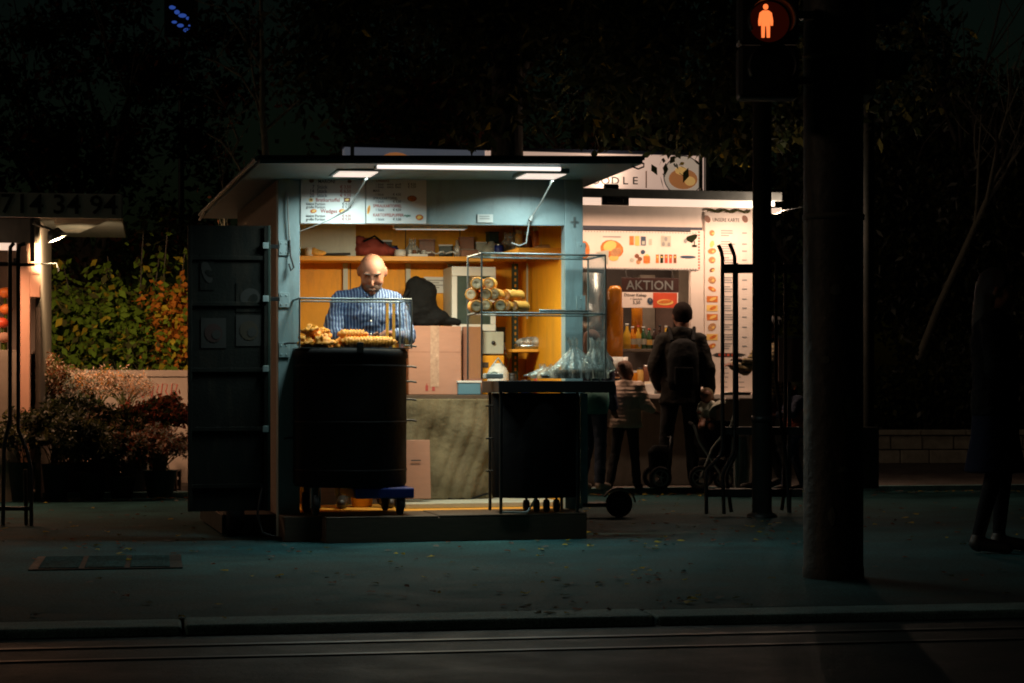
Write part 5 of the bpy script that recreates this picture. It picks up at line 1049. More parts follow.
mb = MB(); mb.box(-.75, -.1, -.08, .08, .085, .12); mb.build('deck', MATS['black_plastic'], t, bevel=.012); mb = MB(); mb.tube([(-.75, 0, .11), (-.84, 0, .2), (-.80, 0, 1.0)], .02, 10); mb.tube([(-.88, 0, rW), (-.84, 0, .2)], .02, 8); mb.build('steering_stem', MATS['black_metal'], t); mb = MB(); mb.tube([(-.80, -.2, .99), (-.80, .2, .99)], .014, 8); mb.build('handlebar', MATS['black_metal'], t)
# low stone wall right
YL = 26.2
t = thing('stone_wall', 'low wall of grey stone blocks with a flat coping beyond the column', 'wall', Vector(((860-CX)/F*YL, YL, .05)), R(2))
rgw = random.Random(9)
for r_ in range(2):
    x = -.3-.2*r_; mb = MB()
    while x < 5.2: w_ = rgw.uniform(.38, .52); mb.box(x, x+w_-.012, rgw.uniform(-.01, .012), .28, r_*.185, r_*.185+.175); x += w_
    mb.build('block_course', MATS['stone'], t, bevel=.012)
mb = MB(); x = -.4
while x < 5.2: mb.box(x, x+.6-.008, -.04, .32, .372, .44); x += .6
mb.build('coping', MATS['stone'], t, bevel=.01)
# left parapet
YQ = 20.6
t = thing('parapet_wall', 'pale pinkish low wall with faint red graffiti behind the flower pots', 'wall', Vector(((95-CX)/F*YQ, YQ, 0)), R(4))
hq = CAMH-(372-CY)/F*YQ
mb = MB(); mb.box(-.4, 2.4, 0, .18, 0, hq-.05); mb.build('wall_body', MATS['concrete_pink'], t); mb = MB(); mb.box(-.42, 2.42, -.03, .21, hq-.049, hq+.02); mb.build('wall_cap', MATS['concrete_pink'], t, bevel=.008)
mb = MB()
for k, x in enumerate((.40, .50, .58, .67, .77)): mb.tube([(x, -.004, hq-.26), (x+.02, -.004, hq-.12), (x+.07, -.004, hq-.13), (x+.05, -.004, hq-.2), (x+.09, -.004, hq-.27)], .006, 5)
mb.build('graffiti', MATS['ink_red'], t)
# round bistro table and keg
YT = 18.9
t = thing('bistro_table', 'round dark standing table in front of the menu board, behind the rack', 'table', Vector(((736-CX)/F*YT, YT, GP)), 0); h = CAMH-(392-CY)/F*YT-GP
mb = MB(); mb.lathe([(0, h-.03), (.13, h-.03), (.14, h-.015), (.14, h), (0, h)], n=30); mb.build('tabletop', MATS['black_plastic'], t); mb = MB(); mb.lathe([(.1405, h-.012), (.145, h-.006), (.1405, h)], n=30); mb.build('rim', MATS['steel'], t); mb = MB(); mb.tube([(0, 0, 0), (0, 0, h-.031)], .025, 10); mb.lathe([(0, 0), (.2, 0), (.2, .02), (.03, .03)], n=24); mb.build('table_base', MATS['steel_dull'], t)
t = thing('steel_keg', 'shiny steel keg under the counter beside the stroller', 'keg', P(737, 450, 19.4), 0); t.location.z = GP
mb = MB(); mb.lathe([(0, 0), (.11, 0), (.125, .03), (.12, .06), (.13, .25), (.12, .48), (.125, .5), (.1, .54), (0, .54)], n=24); mb.build('keg_body', MATS['steel'], t); mb = MB(); mb.lathe([(.09, .541), (.1, .541), (.1, .6), (.09, .6)], n=20); mb.build('keg_collar', MATS['steel_dull'], t)
# blue neon letters far up in the dark
YN = 60
t = thing('blue_sign', 'small blurred blue lit sign high in the dark upper left', 'sign', P(181, 32, YN), R(5)); mb = MB(); mb.box(-.5, .5, .05, .1, -.15, 1.0); mb.build('sign_panel', MATS['black_metal'], t)
mat('neon_blue', (.02,.05,.3), .4, emit=(.06,.16,.75), estr=.35); mb = MB()
for x, z, w_, h_ in ((-.26, .74, .16, .10), (-.12, .6, .13, .11), (.04, .5, .2, .10), (.2, .42, .09, .08), (-.2, .30, .13, .07), (-.02, .2, .16, .09), (.17, .06, .17, .11), (.24, .2, .06, .05)): mb.sph((x, .03, z), (w_/1.6, .02, h_/1.6), 10)
mb.build('lit_letters', MATS['neon_blue'], t)
mb = MB(); mb.tube([(0, .08, -.15), (0, .08, -P(181, 32, YN).z)], .09, 10); mb.build('sign_mast', MATS['black_metal'], t)
# ================================================================ PEOPLE
V3 = lambda *a: Vector(a)
def person(label, loc, rot, s=1.0, pose=None, top=None, legs='jeans', shoes='shoe_dark', hair=None, vox=.011, look=(0, -1, -.1), group=None, hs=1.1, girth=1.0, skirt=None):
    p = dict(pelvis=V3(0, 0, .95), waist=V3(0, 0, 1.08), chest=V3(0, 0, 1.30), neck=V3(0, .005, 1.49), head=V3(0, -.02, 1.635),
             shL=V3(.175, 0, 1.43), shR=V3(-.175, 0, 1.43), elL=V3(.23, .02, 1.15), elR=V3(-.23, .02, 1.15), haL=V3(.24, -.06, .91), haR=V3(-.24, -.06, .91),
             hpL=V3(.09, 0, .92), hpR=V3(-.09, 0, .92), knL=V3(.10, -.02, .50), knR=V3(-.10, -.02, .50), anL=V3(.105, .02, .085), anR=V3(-.105, .02, .085), toL=V3(.13, -.15, .035), toR=V3(-.13, -.15, .035))
    if pose: p.update({k: Vector(v) for k, v in pose.items() if k != 'curl'})
    t = thing('person', label, 'person', loc, rot, group); t.scale = (s, s, s)
    g = girth
    fwd = Vector(look).normalized(); up = V3(0, 0, 1); sd = fwd.cross(up).normalized(); up2 = sd.cross(fwd)
    HM = Matrix((sd, -fwd, up2)).transposed()*hs                         # head axes: x side, -y face, z up
    H = p['head']; hq = lambda x, y, z: H+HM@V3(x, y, z)
    mb = MB()
    # head with jaw, brow, nose, ears, eyes
    mb.sph(H+HM@V3(0, .012, .018), (.077, .094, .085), 20, 0, HM); mb.sph(hq(0, -.012, -.012), (.073, .080, .066), 16, 0, HM); mb.sph(hq(0, -.024, -.042), (.061, .066, .070), 16, 0, HM)
    mb.cap(hq(0, -.083, .015), hq(0, -.112, -.022), .009, .014, 8); mb.sph(hq(0, -.088, -.062), (.026, .012, .008), 10, 0, HM); mb.sph(hq(0, -.078, -.095), (.024, .018, .016), 10, 0, HM)
    mb.cap(hq(-.045, -.074, .032), hq(.045, -.074, .032), .009, .009, 8)
    for q in (-1, 1): mb.sph(hq(q*.080, .012, -.004), (.012, .022, .034), 10, 0, HM); mb.sph(hq(q*.032, -.072, .012), .0125, 8); mb.sph(hq(q*.04, -.05, -.03), (.028, .03, .028), 10, 0, HM)
    mb.cap(H+HM@V3(0, .02, -.04), p['neck']-V3(0, 0, .04), .052, .06, 14)
    def limb(m, pts, rs): [m.cap(pts[i], pts[i+1], rs[i], rs[i+1], 14) for i in range(len(pts)-1)]
    def torso(m, e=0.0, hem=None, hx=.155, yb=1.0):
        c = [p['pelvis'], p['waist'], p['chest'], (p['chest']+p['neck'])/2+V3(0, 0, .03), p['neck']-V3(0, 0, .02)]
        rr = [(.158, .112), (.145, .105), (.168, .118), (.145, .098), (.062, .058)]
        rings = [(tuple(c[i]), rr[i][0]*g+e, (rr[i][1]+e)*(g if i < 3 else 1)) for i in range(5)]
        if hem is not None: rings = [((p['pelvis'].x, p['pelvis'].y, hem), hx*g+e, .115*g+e)]+[r for r in rings if r[0][2] > hem+.03]
        m.loft(rings, 24)
        for k in ('shL', 'shR'): m.cap(p['chest']+(p[k]-p['chest'])*.5, p[k], .08+e, .055+e, 14); m.cap(p['neck']-V3(0, 0, .05), p[k], .045+e, .052+e, 14)
    torso(mb)
    for q in 'LR':
        limb(mb, [p['sh'+q], p['el'+q], p['ha'+q]], [.048, .038, .026]); limb(mb, [p['hp'+q], p['kn'+q], p['an'+q]], [.082, .055, .038]); mb.cap(p['an'+q]-V3(0, 0, .03), p['to'+q], .036, .026, 10)
        # hand: palm, four fingers, thumb
        d = (p['ha'+q]-p['el'+q]).normalized(); side = V3(1, 0, 0) if abs(d.x) < .8 else V3(0, 1, 0)
        w_ = (side-d*side.dot(d)).normalized(); nrm = d.cross(w_); W0 = p['ha'+q]; palm = W0+d*.05
        mb.cap(W0, palm+d*.02, .024, .026, 10); mb.cap(palm+w_*.02, palm-w_*.02, .019, .019, 8)
        cur = (pose or {}).get('curl', .5) if isinstance(pose, dict) else .5
        ns = nrm if nrm.y < 0 else -nrm
        for j, (o_, L_) in enumerate(((-.030, .058), (-.010, .068), (.010, .064), (.029, .05))):
            a_ = palm+w_*o_+d*.03; b_ = a_+(d*(1-cur*.4)+ns*cur*.5).normalized()*L_*.55; c_ = b_+(d*(1-cur)+ns*cur).normalized()*L_*.5
            mb.cap(a_, b_, .0092, .0088, 8); mb.cap(b_, c_, .0088, .0075, 8)
        th = w_*(-1 if q == 'L' else 1); a_ = W0+d*.025+th*.024; b_ = a_+(th*.7+d*.7+ns*.2).normalized()*.036; mb.cap(a_, b_, .012, .0105, 8); mb.cap(b_, b_+(d+ns*.4).normalized()*.028, .010, .008, 8)
    link_mesh('body', remesh(mb, vox, 3), MATS['skin'], t)
    # trousers / tights
    mb = MB(); rt = [.095, .07, .062] if legs != 'tights' else [.086, .058, .041]
    mb.loft([(tuple(p['pelvis']-V3(0, 0, .08)), .16*g, .118*g), (tuple(p['pelvis']), .163*g, .12*g), (tuple(p['waist']-V3(0, 0, .02)), .152*g, .112*g)], 24)
    for q in 'LR': limb(mb, [p['hp'+q], p['kn'+q], p['an'+q]+V3(0, 0, .02)], rt)
    link_mesh('trousers' if legs != 'tights' else 'tights', wrinkle(remesh(mb, vox, 5), .008 if legs != 'tights' else 0), MATS[legs], t)
    for q in 'LR':
        mb = MB(); mb.cap(p['an'+q]-V3(0, 0, .025)+V3(0, .012, 0), p['to'+q]+V3(0, 0, .0), .046, .036, 12); mb.cap(p['an'+q]+V3(0, 0, .01), p['an'+q]-V3(0, 0, .03), .045, .048, 12)
        me = remesh(mb, .009, 3); zmin = min(v.co.z for v in me.vertices)
        for v in me.vertices: v.co.z = max(v.co.z, min(p['an'+q].z, p['to'+q].z)-.034)
        link_mesh('shoe', me, MATS[shoes], t)
    tp = top or {}; e = tp.get('e', .014)
    mb = MB(); torso(mb, e, tp.get('hem', .88), tp.get('hx', .16))
    ws = tp.get('sleeve', .97)
    for q in 'LR': limb(mb, [p['sh'+q], p['el'+q], p['el'+q].lerp(p['ha'+q], ws)], [.054+e, .044+e, .032+e*.8])
    if tp.get('collar', True): mb.cap(p['neck']-V3(0, 0, .02), p['neck']+V3(0, 0, .015), .066, .062, 14)
    if tp.get('hood'): c = p['neck']+V3(0, .06, .0); mb.cap(c-V3(.075, .03, .01), c+V3(.075, -.03, -.01), .056, .056, 12); mb.sph(c+V3(0, .01, -.02), (.10, .055, .07), 14)
    ob = link_mesh(tp.get('name', 'jacket'), wrinkle(remesh(mb, vox, 5), tp.get('wr', .010)), MATS[tp.get('mat', 'black_cloth')], t)
    if tp.get('hem2'):
        pass
    if skirt:
        mb = MB(); mb.loft([((0, 0, skirt[1]), skirt[2], skirt[2]*.8), ((0, 0, (skirt[1]+.95)/2), (skirt[2]+.17)/2, .15), (tuple(p['pelvis']), .175, .135), (tuple(p['waist']), .16, .12)], 28); link_mesh('coat_skirt', remesh(mb, vox, 4), MATS[skirt[0]], t)
    if hair:
        kind, hm = hair; mb = MB()
        if kind == 'cap': mb.sph(H+HM@V3(0, .018, .025), (.088, .104, .10), 20, 0, HM); mb.lathe([(.083, -.012), (.088, .0), (.088, .022), (.083, .03)], H+HM@V3(0, .016, .018), 24, 0, HM, sq=(1, 1.15))
        elif kind == 'short': mb.sph(H+HM@V3(0, .028, .032), (.084, .095, .096), 20, 0, HM); mb.sph(H+HM@V3(0, .06, -.02), (.07, .055, .07), 16, 0, HM)
        elif kind == 'long': mb.sph(H+HM@V3(0, .028, .032), (.088, .098, .10), 20, 0, HM); mb.cap(H+HM@V3(0, .06, .0), p['neck']+V3(0, .07, -.06), .08, .07, 16); [mb.cap(H+HM@V3(q*.06, .02, .0), p['neck']+V3(q*.06, .0, -.02), .035, .028, 10) for q in (-1, 1)]
        elif kind == 'bun': mb.sph(H+HM@V3(0, .028, .032), (.084, .095, .096), 20, 0, HM); mb.sph(H+HM@V3(0, .10, .085), (.045, .045, .04), 14, 0, HM)
        elif kind == 'fringe': mb.sph(H+HM@V3(0, .09, -.01), (.05, .035, .03), 12, 0, HM); [mb.sph(H+HM@V3(q*.07, .05, -.012), (.014, .03, .03), 10, 0, HM) for q in (-1, 1)]
        n_ = {'cap': 'beanie'}.get(kind, 'hair'); link_mesh(n_, remesh(mb, .009, 3), MATS[hm], t)
    return t, p, HM
mat('jeans', (.03,.05,.09), .85, var=.35, bump=.7, bscale=16); mat('trousers_dark', (.014,.015,.017), .85, var=.4, bump=.7, bscale=14)
mat('shoe_dark', (.02,.02,.02), .5); mat('shoe_pale', (.5,.42,.36), .6); mat('tights', (.006,.006,.008), .8, spec=.1)
mat('hair_dark', (.02,.013,.01), .6, bump=.8, bscale=80, stretch=(6,6,1)); mat('hair_brown', (.16,.07,.035), .55, bump=.8, bscale=80, stretch=(6,6,1)); mat('hair_blond', (.5,.36,.2), .55, bump=.8, bscale=80, stretch=(6,6,1)); mat('stubble', (.06,.035,.028), .8, var=.5, scale=90)
stripes('shirt_stripe', (.012,.032,.095), (.13,.19,.30), .0215, 0, .34)
stripes('top_stripe', (.22,.17,.08), (.06,.05,.03), .04, 2, .4)
mat('jacket_olive', (.022,.021,.018), .85, spec=.15, var=.35, scale=5, bump=1, bscale=10); puffer('puffer_beige', (.70,.52,.40), .055); puffer('puffer_red', (.42,.06,.03), .055); mat('navy', (.02,.03,.07), .8, bump=.6, bscale=12)
mat('coat_black', (.005,.005,.006), .95, spec=.08, bump=.6, bscale=12); mat('coat_navy', (.005,.007,.018), .95, spec=.08, bump=.6, bscale=12); mat('knit_dark', (.014,.009,.008), .95, spec=.1, bump=1, bscale=120); mat('teal_bag', (.05,.22,.20), .6, bump=.5, bscale=10)
# vendor
bV = .50; loc = K.W(ka(367, bV), bV, FL+.001)
ven, p, HM = person('bald man in a blue striped shirt bending over the low glass box inside the kiosk', loc, K.th+R(-2), 1.0,
    dict(pelvis=(0, .05, .98), waist=(0, .04, 1.12), chest=(0, -.02, 1.36), neck=(.01, -.07, 1.555), head=(.015, -.155, 1.652), shL=(.185, -.04, 1.455), shR=(-.185, -.04, 1.455),
         elL=(.275, -.10, 1.20), elR=(-.275, -.10, 1.20), haL=(.12, -.31, 1.215), haR=(-.07, -.34, 1.185), hpL=(.09, .05, .95), hpR=(-.09, .05, .95), knL=(.11, .0, .51), knR=(-.13, .0, .51), anL=(.12, .04, .085), anR=(-.16, .04, .085), toL=(.15, -.13, .035), toR=(-.20, -.13, .035), curl=.7),
    dict(mat='shirt_stripe', name='shirt', e=.018, hem=.9, sleeve=.80, wr=.013), 'jeans', 'shoe_dark', ('fringe', 'stubble'), .008, look=(-.14, -1, -.72), girth=1.12, hs=1.17)
# face details as children
H = p['head']; hq = lambda x, y, z: H+HM@Vector((x, y, z))
mb = MB()
for q in (-1, 1): mb.cap(hq(q*.018, -.087, .038), hq(q*.05, -.078, .036), .006, .004, 8)
mb.build('eyebrows', MATS['hair_dark'], ven)
mb = MB(); mb.sph(hq(0, -.026, -.060), (.0635, .069, .058), 18, 0, HM); link_mesh('beard', remesh(mb, .006, 2), MATS['beard_mat'] if 'beard_mat' in MATS else mat('beard_mat', (.10,.06,.045), .85, var=.5, scale=60), ven)
mb = MB(); mb.cap(hq(-.018, -.1, -.062), hq(.018, -.1, -.062), .004, .004, 6); mb.build('mouth', MATS['ink_red'] if False else MATS['stubble'], ven)
mb = MB(); mb.tube([p['neck']+V3(-.07, .0, -.02), p['neck']+V3(-.05, -.075, -.05), p['neck']+V3(-.005, -.09, -.10)], [.012, .014, .006], 8); mb.tube([p['neck']+V3(.07, .0, -.02), p['neck']+V3(.05, -.075, -.05), p['neck']+V3(.005, -.09, -.10)], [.012, .014, .006], 8); mb.build('collar', MATS['shirt_stripe'], ven)
mb = MB()
for k in range(3): mb.sph((.005, -.165-.0*k, 1.40-k*.09), .007, 6)
mb.build('buttons', MATS['white_plastic'], ven)
PL = lambda px, Y: Vector(((px-CX)/F*Y, Y, GP))
# man with backpack, seen from behind
man, p, HM = person('man in dark hooded jacket, beanie and backpack seen from behind at the noodle stand', PL(681, 19.45), R(180), 1.02,
    dict(knL=(.14, .0, .5), anL=(.16, .03, .085), toL=(.20, -.14, .035), knR=(-.10, .0, .5), anR=(-.12, .03, .085), toR=(-.14, -.14, .035), haR=(-.28, -.05, .93), elR=(-.245, .03, 1.15), elL=(.25, .02, 1.15), haL=(.20, -.16, .98), shL=(.165, 0, 1.40), shR=(-.165, 0, 1.40), head=(-.01, -.01, 1.64)),
    dict(mat='jacket_olive', e=.035, hem=.80, hx=.175, hood=True), 'trousers_dark', 'shoe_dark', ('cap', 'knit_dark'), .012, look=(.15, -1, -.15))
bp = thing('backpack', 'black backpack worn by the man in the beanie', 'backpack', PL(681, 19.45), R(180)); bp.scale = (1.02,)*3
mb = MB(); mb.loft([((0, .235, .93), .13, .07), ((0, .25, 1.0), .15, .10), ((0, .24, 1.25), .15, .10), ((0, .22, 1.38), .12, .07), ((0, .21, 1.42), .05, .03)], 24); link_mesh('bag_body', remesh(mb, .014, 5), MATS['black_cloth'], bp)
mb = MB()
for q in (-1, 1): mb.tube([(q*.10, .17, 1.40), (q*.12, .06, 1.525), (q*.13, -.10, 1.45), (q*.14, -.165, 1.28), (q*.15, -.10, 1.10), (q*.13, .15, 1.02)], .018, 8)
mb.build('shoulder_strap', MATS['black_cloth'], bp); mb = MB(); mb.box(-.09, .09, .33, .36, .98, 1.15); mb.build('pocket', MATS['black_cloth'], bp, bevel=.02)
# small girl in beige puffer
person('small child in beige quilted jacket and dark trousers, standing left of the man', PL(626, 19.3), R(165), .685,
    dict(haR=(-.36, -.05, 1.12), elR=(-.27, .0, 1.20), elL=(.27, .03, 1.16), haL=(.30, -.02, .93), knL=(.16, -.02, .5), anL=(.22, .03, .085), toL=(.25, -.13, .035), knR=(-.12, -.03, .5), anR=(-.15, -.02, .085), toR=(-.18, -.17, .035), head=(0, -.01, 1.65)),
    dict(mat='puffer_beige', e=.045, hem=.86, hx=.175, hood=True), 'trousers_dark', 'shoe_dark', ('bun', 'hair_brown'), .013, look=(-.3, -1, .1), girth=1.15, hs=1.3)
# person behind the drum table
person('person in jeans holding a teal bag, half hidden behind the black drum table', PL(592, 19.1), R(150), .86,
    dict(knL=(.08, -.06, .5), anL=(.10, .06, .085), toL=(.10, -.12, .035), haL=(.25, -.12, 1.05)), dict(mat='navy', e=.025, hem=.84), 'jeans', 'shoe_pale', ('long', 'hair_brown'), .013)
t = thing('shopping_bag', 'teal shopping bag carried beside the drum table', 'bag', P(596, 414, 18.85), R(8)); mb = MB(); mb.loft([((0, 0, 0), .11, .05), ((0, 0, .12), .13, .06), ((0, 0, .24), .12, .03)], 16); mb.build('bag_body', MATS['teal_bag'], t); mb = MB(); mb.tube([(-.06, 0, .24), (-.04, 0, .34), (.04, 0, .34), (.06, 0, .24)], .006, 6); mb.build('handle', MATS['teal_bag'], t)
# woman behind the pole, facing left
person('woman in a striped olive top reaching left, half hidden behind the steel pole', PL(769, 19.2), R(-70), .94,
    dict(elL=(.26, -.15, 1.22), haL=(.16, -.36, 1.30), elR=(-.22, -.16, 1.22), haR=(-.10, -.36, 1.26), knL=(.1, -.12, .52), anL=(.1, -.18, .085), toL=(.12, -.36, .035), knR=(-.1, .05, .5), anR=(-.1, .2, .12), toR=(-.1, .03, .035)),
    dict(mat='top_stripe', name='top', e=.016, hem=.86), 'trousers_dark', 'shoe_dark', ('bun', 'hair_dark'), .013, look=(0, -1, .05))
# child right
person('toddler in a red quilted vest and blue jacket walking left beside the column', PL(794, 18.95), R(-75), .60,
    dict(elL=(.25, -.12, 1.22), haL=(.18, -.34, 1.20), elR=(-.25, .05, 1.18), haR=(-.24, -.1, 1.0), knL=(.1, -.16, .52), anL=(.11, -.20, .085), toL=(.12, -.38, .035), knR=(-.1, .06, .5), anR=(-.11, .2, .085), toR=(-.12, .02, .035)),
    dict(mat='navy', e=.035, hem=.84), 'jeans', 'shoe_dark', ('short', 'hair_blond'), .014, girth=1.2, hs=1.35)
mb = MB(); mb.loft([((0, 0, .88), .24, .19), ((0, 0, 1.05), .245, .19), ((0, 0, 1.3), .235, .18), ((0, 0, 1.42), .16, .13)], 24); link_mesh('vest', remesh(mb, .014, 5), MATS['puffer_red'], bpy.data.objects[[o.name for o in bpy.data.objects if o.get('label', '').startswith('toddler')][0]])
# stroller with baby
YB2 = 19.35
stv = thing('baby_stroller', 'dark baby stroller with pale frame and hood between the man and the rack', 'stroller', PL(711, YB2), R(-8))
for x, y, r in ((-.09, -.2, .115), (-.09, .2, .115), (.13, -.18, .10), (.13, .18, .10)):
    o = wheel(stv, x, y, r+.0, r, .035)
fr_ = lambda pts, r=.012, m='steel_dull', n='frame_tube': (lambda mb: (mb.tube(pts, r, 8), mb.build(n, MATS[m], stv)))(MB())
for y in (-.2, .2):
    fr_([(-.16, y, .62), (-.10, y, .45), (.13, y, .10)]); fr_([(-.09, y, .12), (.02, y, .40), (.20, y, .62), (.26, y, .85)])
fr_([(.26, -.2, .85), (.26, .2, .85)], .014, 'black_plastic', 'push_handle'); fr_([(-.16, -.2, .62), (-.20, -.1, .64), (-.20, .1, .64), (-.16, .2, .62)], .016, 'black_plastic', 'bumper_bar')
mb = MB(); mb.loft([((0, 0, .30), .12, .15), ((0, 0, .42), .17, .17), ((.02, 0, .60), .18, .17), ((.06, 0, .66), .17, .17)], 22); link_mesh('seat', remesh(mb, .014, 5), MATS['black_cloth'], stv)
mb = MB(); vs = []
for i in range(9):
    q = R(10+i*13)
    for j in range(9): w_ = -.19+.38*j/8; vs.append((.16-.2*math.sin(q)+.02, w_, .74+.16*math.cos(q)*(1-.3*(w_/.19)**2)-.02))
mb.add(vs, [(i*9+j, i*9+j+1, (i+1)*9+j+1, (i+1)*9+j) for i in range(8) for j in range(8)], 0, True); o = mb.build('sun_hood', MATS['cream_panel'], stv); o.modifiers.new('s', 'SOLIDIFY').thickness = .006
mb = MB(); mb.box(-.12, .14, -.15, .15, .16, .28); mb.build('basket', MATS['black_cloth'], stv, bevel=.03)
baby = thing('person', 'baby in pale clothes sitting in the stroller, one arm reaching right', 'person', PL(707, YB2)+V3(0, .0, 0), R(-8))
mb = MB(); mb.loft([((0, 0, .66), .08, .07), ((.0, 0, .76), .09, .075), ((0, 0, .84), .055, .05)], 16); mb.sph((-.005, -.01, .90), (.062, .068, .068), 16); mb.cap((.05, -.03, .82), (.10, -.09, .79), .032, .026, 10); mb.cap((.10, -.09, .79), (.17, -.11, .85), .026, .018, 10); mb.cap((-.05, -.03, .81), (-.07, -.10, .74), .032, .024, 10)
for k in range(4): mb.cap((.17, -.11, .85), (.195, -.12+.01*k, .875-.004*k), .008, .006, 6)
mb.sph((-.07, -.105, .735), .02, 8); mb.cap((.03, -.05, .66), (.05, -.16, .60), .045, .035, 10); mb.cap((-.03, -.05, .66), (-.05, -.16, .60), .045, .035, 10)
link_mesh('body', remesh(mb, .008, 3), MATS['skin'], baby)
mb = MB(); mb.sph((-.005, .008, .915), (.068, .07, .065), 14); link_mesh('hair', remesh(mb, .01, 3), MATS['hair_blond'], baby); mb = MB(); mb.loft([((0, 0, .67), .09, .08), ((0, 0, .76), .10, .085), ((0, 0, .83), .06, .055)], 16); mb.cap((.05, -.03, .82), (.09, -.08, .79), .036, .03, 10); mb.cap((-.05, -.03, .81), (-.07, -.09, .75), .036, .03, 10); link_mesh('romper', remesh(mb, .01, 3), MATS['cream_panel'], baby)
# push trolley left of the man
t = thing('shopping_trolley', 'small dark two wheeled bag trolley between the child and the man', 'trolley', PL(660, 19.35), R(10))
for y in (-.14, .14): wheel(t, -.03, y, .11, .11, .035)
mb = MB(); mb.loft([((0, 0, .14), .10, .13), ((0, 0, .36), .12, .14), ((.02, 0, .42), .09, .12)], 18); link_mesh('bag_body', remesh(mb, .014, 5), MATS['black_cloth'], t)
mb = MB(); mb.tube([(.02, -.14, .1), (.06, -.12, .35), (.08, -.10, .5), (.08, .10, .5), (.06, .12, .35), (.02, .14, .1)], .011, 8); mb.build('frame_tube', MATS['black_metal'], t)
# woman in the right foreground
YR = 1974/(552-CY); 
wm, p, HM = person('dark silhouetted woman in a long coat standing at the right edge', Vector(((995-CX)/F*YR, YR, 0)), R(75), .985,
    dict(knL=(.10, -.05, .5), anL=(.12, -.02, .085), toL=(.13, -.20, .035), knR=(-.10, .0, .5), anR=(-.11, .10, .085), toR=(-.12, -.08, .035), haL=(.20, -.30, 1.12), elL=(.25, -.02, 1.14), haR=(-.16, -.32, 1.14), elR=(-.24, -.02, 1.14)),
    dict(mat='coat_black', name='coat', e=.035, hem=.85), 'tights', 'shoe_dark', ('long', 'hair_dark'), .011, look=(0, -1, -.15), skirt=('coat_navy', .50, .24))
t = thing('mobile_phone', 'small dark mobile phone held by the silhouetted woman', 'phone', Vector(((995-CX)/F*YR, YR, 0)), R(75)); mb = MB(); mb.obox((.03, -.375, 1.155), (.07, .008, .14), Matrix.Rotation(R(-40), 3, 'X')); mb.build('phone_case', MATS['black_plastic'], t, bevel=.004); mb = MB(); mb.obox((.03, -.370, 1.159), (.062, .001, .13), Matrix.Rotation(R(-40), 3, 'X')); mb.build('screen', MATS['bottle_dark'], t)
# ================================================================ PLANTS
def rp(rg, c, r, n):
    v = rg.normal(size=(n, 3)); v /= np.linalg.norm(v, axis=1)[:, None]; return np.asarray(c)+v*np.asarray(r)*(rg.random(n)[:, None]**(1/2.2))
def branches(mb, rg, p0, d, L_, r0, depth, out, spread=.55, mi=0, n=4, upw=.15):
    pts = [Vector(p0)]; rs = [r0]; d = Vector(d).normalized()
    for i in range(n):
        d = (d+Vector((rg.normal()*.12, rg.normal()*.12, rg.normal()*.08+upw*.2))).normalized(); pts.append(pts[-1]+d*L_/n); rs.append(r0*(1-.6*(i+1)/n))
    mb.tube(pts, rs, 7 if r0 > .03 else 5, mi, False); out.append(pts[-1])
    if depth > 0:
        for k in range(int(rg.integers(2, 4))+ (1 if depth > 2 else 0)):
            j = int(rg.integers(1, n+1)); nd = (d+Vector((rg.normal()*spread, rg.normal()*spread, rg.normal()*spread*.5+upw))).normalized()
            branches(mb, rg, pts[j], nd, L_*rg.uniform(.55, .8), rs[j]*.7, depth-1, out, spread, mi, n, upw)
def tree(label, loc, h_trunk, r0, crown_c, crown_r, nclump, nleaf, mats, weights, size, droop=.2, seed=1, lean=(0, 0), bark='bark', cs=.55, group='trees around the kiosks', depth=3, hang=0):
    rg = np.random.default_rng(seed); t = thing('tree', label, 'tree', loc, 0, group); mb = MB(); out = []
    pts = [Vector((0, 0, -.05)), Vector((lean[0]*.27, lean[1]*.27, h_trunk*.25)), Vector((lean[0]*.58, lean[1]*.58, h_trunk*.6)), Vector((lean[0], lean[1], h_trunk))]
    mb.tube(pts, [r0*1.3, r0, r0*.85, r0*.7], 18, 0, False)
    d0 = (pts[-1]-pts[-2]).normalized()
    for k in range(5): branches(mb, rg, pts[-1]-d0*.1*k, (d0+Vector((rg.normal()*.55, rg.normal()*.5, .6))), crown_r[2]*1.1, r0*.5, depth-1, out, .6)
    mb.build('trunk', MATS[bark], t)
    cc = rp(rg, crown_c, crown_r, nclump); C_ = cc[rg.integers(0, nclump, nleaf)]+rg.normal(size=(nleaf, 3))*cs*rg.uniform(.4, 1.1, (nleaf, 1))*np.array([.6, .6, .45])
    if hang: s_ = rg.random(nleaf); C_[:, 2] -= hang*s_**2
    if seed == 11: lim = np.where((C_[:, 0] > 1.35) & (C_[:, 0] < 1.72), 3.07, 3.27+.1*np.sin(C_[:, 0]*5)); C_ = C_[C_[:, 2] > lim]
    leafcloud('crown', C_, size, [MATS[m] for m in mats], weights, t, None, droop, .42, seed); return t
# big tree right behind the kiosk with hanging foliage
Yt = 18.2
tree('big dark tree with drooping leaves, its trunk rising just behind the kiosk roof', Vector(((507-CX)/F*Yt, Yt, 0)), 4.1, .19, (1.2, .6, 5.1), (3.4, 1.6, 1.75), 90, 26000, ('leaf_dark', 'leaf_olive', 'leaf_yellow'), (.70, .285, .015), .13, .75, 11, (.0, .1), hang=.55, cs=.5)
tree('dark leafy tree with rusty autumn leaves left of the big trunk', P(415, 400, 21)-V3(0, 0, P(415, 400, 21).z), 1.9, .12, (-.0, 0, 3.8), (1.35, 1.2, 1.5), 50, 11000, ('leaf_dark', 'leaf_olive', 'leaf_rust'), (.5, .25, .25), .10, .2, 12)
